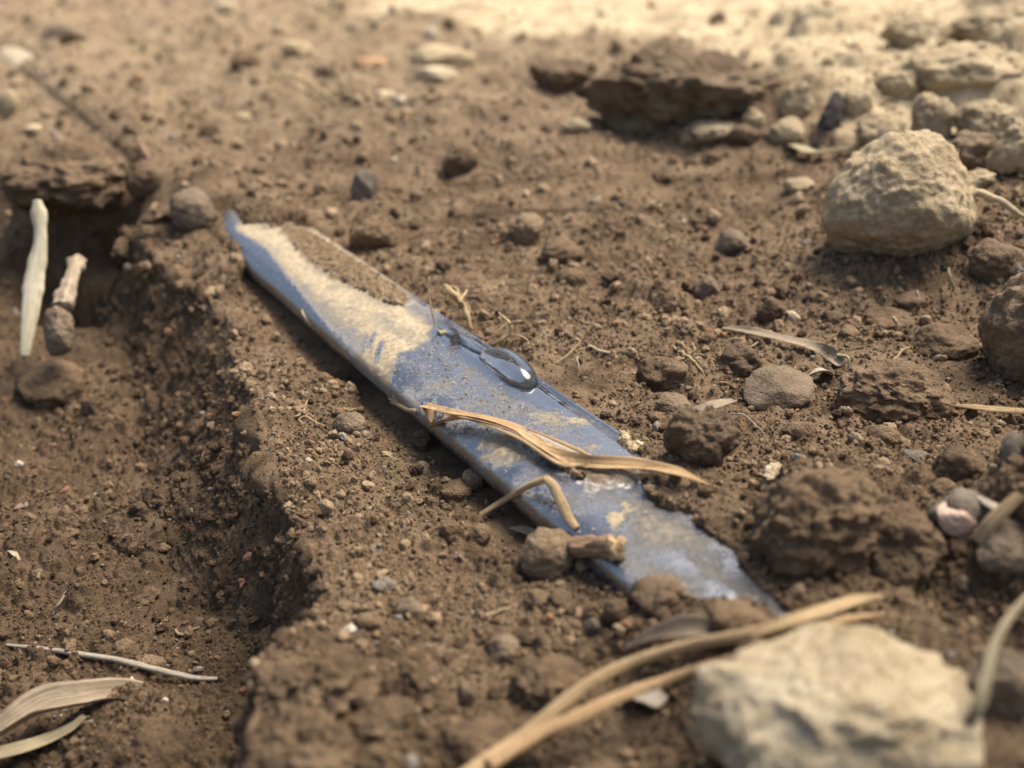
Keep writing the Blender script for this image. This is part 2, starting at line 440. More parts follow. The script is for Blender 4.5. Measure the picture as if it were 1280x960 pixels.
M_CREAM = straw_mat('cream_straw', (.46, .38, .22), (.78, .71, .53), (.36, .27, .13), .45, soil=.12)
M_ROOT = straw_mat('root_fibre', (.44, .30, .15), (.64, .48, .27), (.30, .16, .07), .5, soil=.3)
M_TWIG = straw_mat('twig_bark', (.14, .085, .045), (.32, .205, .115), (.50, .36, .22), .6, 0.0)
M_STALK = straw_mat('dull_stalk', (.30, .24, .13), (.50, .42, .27), (.22, .15, .08), .5)

# ------------------------------------------------------------------ ground
NR, NC = 900, 1000
ang0, ang1 = math.atan2(CAMH, 6.0), math.atan2(CAMH, 135)
ys_f = CAMH / np.tan(np.linspace(ang0, ang1, NR - 60))
ys = np.concatenate([[-4000, -600, -150, -60, -30, -18, -10, -5, -1, 2, 4, 5], ys_f, 135 * np.exp(np.linspace(.02, math.log(30000 / 135), 48))])
NR = len(ys)
uu = np.linspace(-1, 1, 760)
def xmap(u, y):
    core = (np.maximum(y, 5) * .545 + 5.5)
    a = np.abs(u); e = np.maximum(a - .86, 0) / .14
    return np.sign(u) * (core * np.minimum(a, .86) / .86 + e ** 3 * (np.maximum(np.abs(y), 60) * 2.5))
XC = xmap(uu[None, :], ys[:, None])
HC = macro(XC, np.repeat(ys[:, None], len(uu), 1))
rowscale = (np.maximum(ys, 5) * .545 + 5.5)[:, None]
dx = np.diff(XC, axis=1); dz = np.diff(HC, axis=1)
core_m = np.abs(uu[:-1]) < .87
wgt = np.diff(uu)[None] * np.where(core_m[None], np.sqrt(1 + np.minimum(np.abs(dz / np.maximum(dx, 1e-9)), 6) ** 2), 1.0)
for _ in range(6): wgt[1:-1] = .5 * wgt[1:-1] + .25 * (wgt[:-2] + wgt[2:])
cum = np.concatenate([np.zeros((NR, 1)), np.cumsum(wgt, 1)], 1); cum /= cum[:, -1:]
tgt = np.linspace(0, 1, NC)
UG = np.stack([np.interp(tgt, cum[i], uu) for i in range(NR)])
X = xmap(UG, ys[:, None]); Y = np.repeat(ys[:, None], NC, 1)
Z = macro(X, Y)
G = np.stack([X, Y, Z], -1)
def grid_normals(G):
    a = np.gradient(G, axis=1); b = np.gradient(G, axis=0)
    n = np.cross(a, b); n /= np.maximum(np.linalg.norm(n, axis=-1, keepdims=True), 1e-9)
    return n
Nn = grid_normals(G)
P = G.reshape(-1, 3).astype(np.float32); Nf = Nn.reshape(-1, 3)
s_, t_ = st_of(P[:, 0], P[:, 1])
dist = np.linalg.norm(P - CC, axis=1)
bar = bare(s_, t_); bar = bar + (.12 * fbm(P * [1, 1, 0] / .7, 3, 41) + .10 * fbm(P * [1, 1, 0] / .25, 2, 42)) * (np.abs(bar) < 1) * (.3 + .7 * sstep(9, 13, s_))
hosezone = (np.abs(t_) < HW + .25) & (bar > -.05)
dtr, wtr = trench(P[:, 0], P[:, 1])
vis = (P[:, 1] > 4) & (P[:, 1] < 200) & (np.abs(P[:, 0]) < P[:, 1] * .62 + 7)
# dryness: pale sand beyond the slab and on the bank at the right
def poly_sd(px, py, poly):
    poly = np.asarray(poly, float); n = len(poly)
    best = np.full(px.shape, 1e9); ins = np.zeros(px.shape, bool)
    for i in range(n):
        a, b = poly[i], poly[(i + 1) % n]; ab = b - a
        u = np.clip(((px - a[0]) * ab[0] + (py - a[1]) * ab[1]) / (ab @ ab), 0, 1)
        best = np.minimum(best, np.hypot(px - a[0] - u * ab[0], py - a[1] - u * ab[1]))
        if a[1] != b[1]: ins ^= ((a[1] > py) != (b[1] > py)) & (px < (b[0] - a[0]) * (py - a[1]) / (b[1] - a[1]) + a[0])
    return np.where(ins, best, -best)
sand_px = [(440, -8, 2), (520, 14, 2.2), (600, 42, 2), (700, 52, 1.6), (790, 46, 2.4), (900, 62, 3.2), (980, 84, 2.6), (985, 150, 1.2), (1040, 190, 1.2), (1095, 218, 1.0), (1180, 235, 1.4), (1290, 275, 1.5)]
sand_poly = [tuple(at(*q)[:2]) for q in sand_px] + [(80, 40), (900, 300), (900, 6000), (-60, 6000)]
def dryness(P):
    q = P[:, :2]
    d = poly_sd(q[:, 0], q[:, 1], sand_poly)
    return np.maximum(sstep(-2.0, 3.0, d + 3.5 * fbm(P / 7, 4, 55)) * .95, .26 * sstep(32, 75, P[:, 1]) * (.8 + .5 * fbm(P / 9, 3, 56)))
dry = dryness(P)
damp = sstep(-.1, 1.2, dtr + .5 * fbm(P / 1.5, 3, 77))  # darker soil tone inside the trench outline, edge broken by noise
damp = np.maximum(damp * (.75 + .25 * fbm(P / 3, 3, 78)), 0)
damp = np.clip(np.maximum(damp, .5 * ((np.abs(t_) < 3) & (s_ < 30)) * sstep(.2, .6, fbm(P / 1.2, 3, 79) + .1)), 0, 1)  # plus darker patches along the hose
fpatch = np.clip(.8 + 1.1 * fbm(P / 2.6, 3, 95), .3, 1.5)
disp = np.zeros(len(P), np.float32)
region = np.clip(.55 + .9 * fbm(P / 5, 2, 90), .1, 1.2)
for cell, amp, seed, prob in ((2.6, .42, 11, .30), (1.1, .55, 12, .40), (.55, .75, 13, .60), (.28, 1.0, 14, .75), (.15, 1.15, 15, .85), (.085, 1.1, 16, .9)):
    res = dist * .0011
    m = vis & (cell > 2.2 * res)
    if cell < .3: m &= dist < 45
    if m.any():
        h = bumps(P[m], cell, seed, prob, .2, .62)
        k = amp * (region[m] if cell > .5 else fpatch[m]) * np.where(dtr[m] > 0, 1.45 if cell > .2 else 1.1, 1.0)
        disp[m] += h * k
fine = fbm(P[vis] / .5, 4, 200, .6) * .10 + fbm(P[vis] / np.maximum(.12, dist[vis, None] * .004), 3, 210) * .035
disp[vis] += fine
big = vis & (P[:, 1] > 35)
smooth0 = sstep(60, 75, P[:, 1] - .3 * P[:, 0])
disp[big] += bumps(P[big], 5.0, 300, .55, .2, .6) * .55 * (.35 + .9 * dry[big] * (smooth0[big] < .6)) * sstep(35, 50, P[big, 1])
disp *= np.where(hosezone, .15, 1) * np.where((np.abs(t_) < 2.2) & ~hosezone, .6, 1)
# sand at the top is smoother
smooth_sand = dry * sstep(60, 75, P[:, 1] - .3 * P[:, 0]) ; disp *= 1 - .35 * smooth_sand
Pd = P + Nf * disp[:, None]
# cavities pushed into the trench wall and under the crust (mesh really goes in)
for (px, py, zz, rad, push) in [(338, 668, -1.6, (.16, .28, .55), (1.0, .1, -.3)), (328, 775, -2.6, (.28, .34, .5), (1.2, .2, -.4)), (120, 300, -1.2, (1.6, 1.6, 1.0), (.5, 1.5, -1.2)),
                                 (398, 640, -.9, (.12, .2, .35), (.5, .1, -.3)), (370, 553, -.6, (.28, .22, .3), (.1, .0, -.7)), (388, 712, -.6, (.3, .22, .3), (.1, .0, -.6)), (470, 872, .1, (.5, .18, .3), (0, .2, -.6)), (585, 865, -.2, (.5, .3, .4), (0, 0, -.5))]:
    c = hit(px, py)
    g = np.exp(-(((Pd - c) / np.array(rad)) ** 2).sum(1))
    Pd = Pd + g[:, None] * np.array(push)
inb = (np.abs(t_) < HW - .02) & (bar > 0)
Pd[inb, 2] = np.minimum(Pd[inb, 2], -hose_top(t_[inb]) - .03)
far_m = ~vis
idx = np.arange(NR * NC).reshape(NR, NC)
Fq = np.stack([idx[:-1, :-1], idx[:-1, 1:], idx[1:, 1:], idx[1:, :-1]], -1).reshape(-1, 4)
me = new_mesh('ground', Pd, Fq)
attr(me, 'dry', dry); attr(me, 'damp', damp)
ground = link('ground', me, M_GROUND, kind='structure', label='bare brown soil with a dug trench at the left and pale sand behind')
print('ground', round(time.time() - T0, 1))

# ------------------------------------------------------------------ crumbs: loose grains nobody could count
def crumb_nodes(name, mat, nvar=8):
    ng = bpy.data.node_groups.new(name, 'GeometryNodeTree')
    ng.interface.new_socket('Geometry', in_out='INPUT', socket_type='NodeSocketGeometry')
    ng.interface.new_socket('Geometry', in_out='OUTPUT', socket_type='NodeSocketGeometry')
    N, L = ng.nodes, ng.links
    gi = N.new('NodeGroupInput'); go = N.new('NodeGroupOutput')
    join = N.new('GeometryNodeJoinGeometry')
    for i in range(nvar):
        icn = N.new('GeometryNodeMeshIcoSphere'); icn.inputs['Radius'].default_value = 1.0; icn.inputs['Subdivisions'].default_value = 4
        sp = N.new('GeometryNodeSetPosition')
        pos = N.new('GeometryNodeInputPosition')
        def nz(scale, amp, w):
            t = N.new('ShaderNodeTexNoise'); t.noise_dimensions = '4D'
            t.inputs['Scale'].default_value = scale; t.inputs['Detail'].default_value = 3; t.inputs['W'].default_value = w
            L.new(pos.outputs[0], t.inputs['Vector'])
            su = N.new('ShaderNodeMath'); su.operation = 'MULTIPLY_ADD'; su.inputs[1].default_value = amp; su.inputs[2].default_value = -.5 * amp
            L.new(t.outputs['Fac'], su.inputs[0]); return su.outputs[0]
        ad = N.new('ShaderNodeMath'); ad.operation = 'ADD'
        L.new(nz(.9, 1.9, i * 3.7), ad.inputs[0]); L.new(nz(3.2, .55, i * 5.1 + 9), ad.inputs[1])
        sc = N.new('ShaderNodeVectorMath'); sc.operation = 'SCALE'; L.new(pos.outputs[0], sc.inputs[0]); L.new(ad.outputs[0], sc.inputs['Scale'])
        L.new(icn.outputs[0], sp.inputs[0]); L.new(sc.outputs[0], sp.inputs['Offset'])
        ss = N.new('GeometryNodeSetShadeSmooth'); L.new(sp.outputs[0], ss.inputs[0])
        tr = N.new('GeometryNodeTransform'); L.new(ss.outputs[0], tr.inputs[0])
        tr.inputs['Scale'].default_value = (1.0, .75 + .05 * (i % 4), .6 + .08 * (i % 5))
        sm = N.new('GeometryNodeSetMaterial'); sm.inputs['Material'].default_value = mat; L.new(tr.outputs[0], sm.inputs[0])
        gti = N.new('GeometryNodeGeometryToInstance'); L.new(sm.outputs[0], gti.inputs[0])
        L.new(gti.outputs[0], join.inputs[0])
    iop = N.new('GeometryNodeInstanceOnPoints')
    L.new(gi.outputs[0], iop.inputs['Points']); L.new(join.outputs[0], iop.inputs['Instance']); iop.inputs['Pick Instance'].default_value = True
    def na(nm, typ):
        a = N.new('GeometryNodeInputNamedAttribute'); a.data_type = typ; a.inputs['Name'].default_value = nm; return a.outputs['Attribute']
    L.new(na('size', 'FLOAT'), iop.inputs['Scale']); L.new(na('spin', 'FLOAT_VECTOR'), iop.inputs['Rotation']); L.new(na('pick', 'INT'), iop.inputs['Instance Index'])
    L.new(iop.outputs[0], go.inputs[0])
    return ng
NG = crumb_nodes('crumb_instances', M_CRUMB)
def crumbs(name, pts, size, dryv, darkv, label):
    me = bpy.data.meshes.new(name); n = len(pts)
    me.vertices.add(n); me.vertices.foreach_set('co', (np.asarray(pts, np.float32) * U).ravel())
    attr(me, 'size', np.asarray(size) * U); attr(me, 'dry', dryv); attr(me, 'damp', darkv)
    a = me.attributes.new('spin', 'FLOAT_VECTOR', 'POINT'); a.data.foreach_set('vector', rng.uniform(0, 6.28, (n, 3)).astype(np.float32).ravel())
    a = me.attributes.new('pick', 'INT', 'POINT'); a.data.foreach_set('value', rng.integers(0, 8, n).astype(np.int32))
    me.materials.append(M_CRUMB)
    o = link(name, me, label=label, kind='stuff')
    md = o.modifiers.new('crumbs', 'NODES'); md.node_group = NG
    return o
G2 = Pd.reshape(NR, NC, 3)
def sample_ground(n):
    r0, r1 = np.searchsorted(ys, 6.5), np.searchsorted(ys, 125)
    i = rng.integers(r0, r1 - 1, n); j = rng.integers(20, NC - 21, n)
    a, b = rng.random((n, 1)), rng.random((n, 1))
    p = (G2[i, j] * (1 - a) + G2[i, j + 1] * a) * (1 - b) + (G2[i + 1, j] * (1 - a) + G2[i + 1, j + 1] * a) * b
    return p, i * NC + j
pts, vi = sample_ground(230000)
dd = np.linalg.norm(pts - CC, axis=1)
ok = ~((np.abs(t_[vi]) < HW + .02) & (bar[vi] > -.02)) & ~((smooth_sand[vi] > .5) & (rng.random(len(vi)) < .6))
# patchy: some stretches are fine and bare, others littered
patch = fbm(pts / 3.0, 3, 400) + .15
ok &= rng.random(len(vi)) < np.clip(.55 + 1.2 * patch, .15, 1) * np.interp(dd, [0, 30, 45, 80], [1, 1, .55, .35])
pts, vi, dd = pts[ok], vi[ok], dd[ok]
u = rng.random(len(pts))
rad_px = .9 * (1 - u) ** (-1 / 2.6)
rad = np.minimum(np.minimum(rad_px, 7.0) * dd / 1000, .26 * np.maximum(1, dd / 40))
rad = np.where(dtr[vi] > .3, rad * .8, rad)
pts[:, 2] += rad * .25
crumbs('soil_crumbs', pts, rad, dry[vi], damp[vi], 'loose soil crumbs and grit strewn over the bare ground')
print('crumbs', len(pts), round(time.time() - T0, 1))

# ------------------------------------------------------------------ drip hose
HS = np.concatenate([np.linspace(5.5, 38, 780), np.linspace(38.5, 112, 90)])
NA = 150
# cross-section round the hose, denser on top
th = np.linspace(0, 2 * math.pi, NA, endpoint=False)
def sect(th):
    c, s = np.cos(th), np.sin(th)
    tt = HW * np.sign(c) * np.abs(c) ** (2 / 2.6); zz = HH * np.sign(s) * np.abs(s) ** (2 / 2.2)
    return tt, zz
tt, zz = sect(th)
HSg, TTg = np.meshgrid(HS, tt, indexing='ij'); ZZg = np.repeat(zz[None], len(HS), 0)
topm = ZZg > 0
Q = np.stack([HSg, TTg, ZZg], -1).reshape(-1, 3)
zz_f = Q[:, 2].copy()
relief = np.where(zz_f > 0, 1.0, .3) * (
    -.07 * np.exp(-((Q[:, 1] - 1.22) / .05) ** 2) + .05 * np.exp(-((Q[:, 1] - 1.36) / .07) ** 2)            # rolled fold at the right shoulder
    - .012 * np.exp(-((Q[:, 1] + 1.42) / .06) ** 2)
    + .022 * np.exp(-((Q[:, 1] - .45) / .10) ** 2) * sstep(22.5, 20, Q[:, 0]) + .018 * np.exp(-((Q[:, 1] - .85) / .08) ** 2) * sstep(22.5, 20, Q[:, 0])
    - .05 * np.exp(-((Q[:, 1] - .1) / .7) ** 2) * np.exp(-((Q[:, 0] - 16.6) / .35) ** 2)
    + .03 * fbm(Q / np.array([6, 1.5, 2]), 3, 501) + .006 * fbm(Q / .35, 3, 502))
# emitter hump under the drop
sD, tD = hose_st(638, 468)
hump = .10 * np.exp(-(((Q[:, 0] - sD) / 1.0) ** 2 + ((Q[:, 1] - tD) / .5) ** 2)) * (zz_f > 0)
Q[:, 2] += relief + hump
Q[:, 1] += .05 * fbm(np.stack([Q[:, 0] / 5, Q[:, 0] * 0, Q[:, 0] * 0], 1), 2, 503)
def from_st(s, t, z):
    s = np.asarray(s); t = np.asarray(t) + HT0
    return np.stack([s * HD[0] + t * HN[0], s * HD[1] + t * HN[1], np.broadcast_to(z, s.shape)], -1)
VH = from_st(Q[:, 0], Q[:, 1], Q[:, 2])
n0, n1_ = len(HS), NA
idx = np.arange(n0 * n1_).reshape(n0, n1_)
Fh = np.stack([idx[:-1], np.roll(idx[:-1], -1, 1), np.roll(idx[1:], -1, 1), idx[1:]], -1).reshape(-1, 4)
def stpoly(pxl): return [hose_st(*q) for q in pxl]
qs, qt = Q[:, 0], Q[:, 1]
nz1 = fbm(Q / .8, 4, 510); nz2 = fbm(Q / .22, 3, 511); nz3 = fbm(Q / np.array([2.5, .5, 1]), 3, 512)
def pm(pxl, soft=.12, n=.25, n2=.12):
    return sstep(-soft, soft, poly_sd(qs, qt, stpoly(pxl)) + n * nz1 + n2 * nz2)
dust = np.zeros(len(Q)); 
dust = np.maximum(dust, (.86 + .30 * nz1 + .25 * nz3) * pm([(270, 255), (385, 262), (470, 325), (552, 402), (536, 420), (541, 430), (520, 442), (500, 444), (488, 462), (478, 490), (440, 440), (395, 385), (330, 312), (296, 290)], .10, .10, .06))
dust *= 1 - .85 * pm([(300, 300), (316, 304), (350, 340), (392, 378), (425, 405), (452, 420), (432, 436), (380, 400), (330, 352)], .5, .6, .3)     # wiped lower shoulder
dust *= 1 - .75 * pm([(266, 250), (292, 258), (302, 280), (288, 292), (268, 285)], .2, .2); dust *= 1 - .5 * pm([(455, 335), (548, 392), (600, 425), (585, 430), (530, 408), (470, 362)], .25, .3)
for cx, cy, a, bb in ((465, 425, 8, 4), (474, 437, 10, 4.5), (456, 425, 7, 3)):
    dust *= 1 - .9 * pm([(cx + 3, cy - a), (cx + bb + 3, cy - a + 3), (cx + bb - 1, cy), (cx - 1, cy + a), (cx - bb - 2, cy + a - 2), (cx - bb, cy)], .04, .03, .02)
# dusty films and crusts further down
dust = np.maximum(dust, .8 * pm([(606, 545), (640, 538), (662, 556), (668, 575), (640, 578), (620, 566)], .3, .7, .6))
dust = np.maximum(dust, .62 * pm([(660, 520), (700, 520), (725, 540), (700, 548), (680, 540)], .3, .7, .6))
dust = np.maximum(dust, .75 * pm([(712, 523), (735, 528), (728, 540), (708, 536)], .2, .5, .5))
dust = np.maximum(dust, .8 * pm([(742, 568), (776, 578), (770, 590), (745, 582)], .2, .5, .5))
dust = np.maximum(dust, .55 * pm([(790, 628), (850, 650), (884, 678), (900, 705), (860, 705), (815, 690), (785, 668)], .5, .5, .3))
dust = np.maximum(dust, .95 * pm([(752, 648), (768, 645), (782, 652), (776, 668), (756, 664)], .05, .25, .2))
dust = np.maximum(dust, .8 * pm([(775, 634), (790, 640), (782, 655), (774, 648)], .05, .25, .2))
dust = np.maximum(dust, .45 * sstep(.15, .5, nz3) * (qs < 21) * (zz_f > 0))
# the underside and the two shoulders keep dirt
dust = np.maximum(dust, (.17 + .42 * np.clip(nz1, -.5, 1) + .25 * nz3) * (qs < 24) * (zz_f > 0)); side = sstep(.16, .0, zz_f); dust = np.maximum(dust, side * (.22 + .5 * nz1)) * (1 - .45 * side)
dust = np.maximum(dust, .65 * sstep(1.30, 1.42, qt) * np.clip(.7 + nz1, 0, 1))
dust = np.maximum(dust, .9 * (qs > 40))
speck = .16 + .7 * pm([(497, 446), (545, 425), (600, 455), (640, 500), (700, 530), (760, 590), (700, 600), (600, 560), (500, 490)], .25, .2)
wet = pm([(548, 408), (600, 424), (640, 446), (690, 480), (720, 500), (690, 520), (640, 500), (600, 470), (570, 445), (540, 425)], .12, .10, .02)
speck = speck * (1 - wet); dust = dust * (1 - .95 * wet)
mud_poly = [(350, 281), (390, 296), (428, 318), (462, 340), (490, 358), (514, 383), (496, 389), (474, 381), (454, 369), (432, 360), (408, 345), (392, 336), (366, 309)]
mud = pm(mud_poly, .06, .35, .30)
ring = pm([(700, 580), (735, 598), (782, 600), (790, 608), (740, 612), (702, 596)], .10, .35, .3)
clump = pm([(682, 560), (694, 566), (722, 590), (728, 602), (710, 600), (686, 580)], .06, .3, .3)
mud = np.maximum(mud, np.maximum(.8 * ring * (nz2 > -.2), clump))
VH[:, 2] +=   .03 * dust * np.clip(.3 + nz2, 0, 1) * (zz_f > 0) + (.04 + .10 * np.clip(nz2 + .5, 0, 1)) * mud * (zz_f > 0)
me = new_mesh('drip_hose', VH, Fh)
attr(me, 'dust', dust); attr(me, 'speck', speck); attr(me, 'wet', wet); attr(me, 'mud', mud)
m, t, p = new_mat('black_polythene'); b = NB(t); v = b.coords()
dst = b.attr('dust'); spk = b.attr('speck'); wt = b.attr('wet'); md = b.attr('mud')
nfine = b.noise(v, 9, 6, .7); ngr = b.noise(v, 34, 5, .75)
# dust film: breaks up where thin
dm = b.ramp(b.math('ADD', dst, b.math('ADD', b.math('MULTIPLY', b.math('SUBTRACT', ngr, .5), 1.3), b.math('MULTIPLY', b.math('SUBTRACT', nfine, .5), .7))), .20, .92)
vs = b.voro(v, 19); vcol = b.n('ShaderNodeSeparateColor'); b.put(vcol, 0, b.voro(v, 19, out='Color'))
sm_ = b.math('MULTIPLY', b.ramp(vs, .30, .20), b.ramp(b.math('ADD', vcol.outputs[0], b.math('MULTIPLY', spk, .55)), .93, .98))
vs2 = b.voro(v, 8); vcol2 = b.n('ShaderNodeSeparateColor'); b.put(vcol2, 0, b.voro(v, 8, out='Color'))
sm2 = b.math('MULTIPLY', b.ramp(vs2, .26, .18), b.ramp(b.math('ADD', vcol2.outputs[0], b.math('MULTIPLY', spk, .35)), .95, .99))
sm_ = b.math('MAXIMUM', sm_, sm2)
dm = b.math('MAXIMUM', dm, b.math('MULTIPLY', sm_, .9))
dcol = b.mix(b.ramp(nfine, .35, .65), (.29, .225, .135), (.43, .35, .225))
mcol = b.mix(b.ramp(nfine, .35, .62), (.20, .135, .075), (.36, .26, .155))
col = b.mix(dm, (.017, .018, .021), dcol); col = b.mix(md, col, mcol)
t.links.new(col, p.inputs['Base Color'])
rg = b.math('ADD', .20, b.math('MULTIPLY', nfine, .16))
rg = b.mix(wt, b.mix(b.math('MAXIMUM', dm, md), rg, (.9, .9, .9)), (.04, .04, .04))
t.links.new(rg, p.inputs['Roughness'])
t.links.new(b.math('MULTIPLY', b.math('SUBTRACT', 1.0, b.math('MAXIMUM', b.math('MULTIPLY', dm, .85), md)), .95), p.inputs['Specular IOR Level'])
bm = b.bump(b.math('MULTIPLY', dm, b.math('ADD', .6, ngr)), .06, .8)
bm = b.bump(b.noise(v, 2.2, 4, .5), .06, .25, bm)
bm = b.bump(b.math('MULTIPLY', md, b.noise(v, 12, 8, .75)), .25, 1.0, bm)
t.links.new(bm, p.inputs['Normal'])
p.inputs['IOR'].default_value = 2.0
M_HOSE = m
hose = link('drip_hose', me, M_HOSE, label='flattened black plastic drip hose coated in tan dust, half buried in soil', cat='hose')

# soil crust lying along the hose: loose grains
def on_hose(poly, n, smin, smax, dryv, name, label, zoff=.05):
    q = np.array(stpoly(poly)); lo, hi = q.min(0), q.max(0)
    ss = rng.uniform(lo[0], hi[0], n * 4); ts = rng.uniform(lo[1], hi[1], n * 4)
    k = poly_sd(ss, ts, q) + .22 * fbm(np.stack([ss, ts, 0 * ss], 1) / .35, 3, 600) - .10 > rng.random(len(ss)) ** 2 * .3 - .12
    ss, ts = ss[k][:n], ts[k][:n]
    r = smin * (1 - rng.random(len(ss))) ** (-1 / 2.2); r = np.minimum(r, smax)
    pz = from_st(ss, ts, hose_top(ts) + zoff + r * .1)
    crumbs(name, pz, r, np.clip(dryv + 0 * r, 0, 1), 0 * r, label)
on_hose(mud_poly, 6500, .018, .085, .10, 'soil_crust', 'crumbly strip of brown soil caked along the top of the hose', .05)
on_hose([(680, 558), (696, 566), (724, 592), (730, 604), (708, 600), (686, 582)], 260, .03, .10, .1, 'wet_soil_clump', 'small dark lump of wet soil stuck on the hose under the twisted leaf')
on_hose([(775, 530), (800, 545), (806, 566), (790, 572), (776, 560), (772, 545)], 300, .025, .12, .75, 'sandy_grains', 'pale sandy grains gathered on the hose beside the twisted leaf')
on_hose([(500, 440), (545, 425), (640, 500), (780, 560), (800, 625), (890, 680), (900, 720), (800, 690), (700, 610), (560, 510), (490, 470)], 420, .010, .028, 1.0, 'hose_grit', 'fine pale grit sprinkled over the hose', .0)

# ------------------------------------------------------------------ water on the hose
m, t, p = new_mat('clear_water')
p.inputs['Base Color'].default_value = (1, 1, 1, 1); p.inputs['Roughness'].default_value = .0; p.inputs['IOR'].default_value = 1.333; p.inputs['Transmission Weight'].default_value = 1.0
M_WATER = m
def water(poly_px, height, name, parent, pw=.5, tail=0, **kw):
    poly = np.array(stpoly(poly_px)); c = poly.mean(0)
    # resample outline
    cl = np.vstack([poly, poly[:1]]); 
    seg = np.r_[0, np.cumsum(np.linalg.norm(np.diff(cl, axis=0), axis=1))]
    n = 96; uu = np.linspace(0, seg[-1], n, endpoint=False)
    out = np.stack([np.interp(uu, seg, cl[:, 0]), np.interp(uu, seg, cl[:, 1])], 1)
    for _ in range(4): out = .5 * out + .25 * (np.roll(out, 1, 0) + np.roll(out, -1, 0))
    rings = 22; V = []
    prof = np.linspace(0, 1, rings)
    for side in (1, 0):
        for r in (prof if side else prof[::-1]):
            k = 1 - r
            pts = c + (out - c) * k
            if side: z = height * (1 - k ** 2.6) ** pw
            else: z = -.10
            V.append(from_st(pts[:, 0], pts[:, 1], hose_top(pts[:, 1]) + hump_at(pts) + (z if side else -.28 * (1 - k ** 8))))
    V = np.concatenate(V); R_ = 2 * rings
    id_ = np.arange(R_ * n).reshape(R_, n)
    F = np.stack([id_[:-1], np.roll(id_[:-1], -1, 1), np.roll(id_[1:], -1, 1), id_[1:]], -1).reshape(-1, 4)
    me = new_mesh(name, V, F); bm = bmesh.new(); bm.from_mesh(me); bmesh.ops.remove_doubles(bm, verts=bm.verts, dist=1e-6)
    bmesh.ops.recalc_face_normals(bm, faces=bm.faces); bm.to_mesh(me); bm.free()
    return link(name, me, M_WATER, parent, **kw)
def hump_at(pts):
    return .10 * np.exp(-(((pts[:, 0] - sD) / 1.0) ** 2 + ((pts[:, 1] - tD) / .5) ** 2))
drop = water([(597, 451), (612, 447), (640, 446), (660, 456), (673, 474), (674, 489), (658, 494), (640, 489), (622, 478), (608, 465)], .40, 'water_drop', None, .55,
             label='clear domed water drop sitting on top of the black hose', cat='water drop')
water([(541, 408), (560, 413), (600, 428), (640, 447), (625, 449), (605, 452), (588, 444), (566, 430), (552, 423)], .07, 'water_film', drop, .5)
print('hose', round(time.time() - T0, 1))

# ------------------------------------------------------------------ ribbons and tubes
def catmull(pts, n):
    pts = np.asarray(pts, float); k = len(pts)
    e = np.vstack([2 * pts[0] - pts[1], pts, 2 * pts[-1] - pts[-2]])
    u = np.linspace(0, k - 1 - 1e-6, n); i = u.astype(int); f = (u - i)[:, None]
    p0, p1, p2, p3 = e[i], e[i + 1], e[i + 2], e[i + 3]
    return .5 * (2 * p1 + (p2 - p0) * f + (2 * p0 - 5 * p1 + 4 * p2 - p3) * f * f + (3 * p1 - p0 - 3 * p2 + p3) * f ** 3)
def frames(C, up=(0, 0, 1)):
    T = np.gradient(C, axis=0); T /= np.linalg.norm(T, axis=1)[:, None] + 1e-12
    N = np.zeros_like(T); n = np.array(up, float)
    for i in range(len(T)):
        n = n - (n @ T[i]) * T[i]; l = np.linalg.norm(n)
        if l < 1e-4: n = np.cross(T[i], [1, 0, 0]); l = np.linalg.norm(n)
        n = n / l; N[i] = n
    return T, N, np.cross(T, N)
def add_uv(me, UVv):
    uvl = me.uv_layers.new(name='UVMap'); li = np.zeros(len(me.loops), np.int32); me.loops.foreach_get('vertex_index', li)
    uvl.data.foreach_set('uv', np.asarray(UVv, np.float32)[li].ravel())
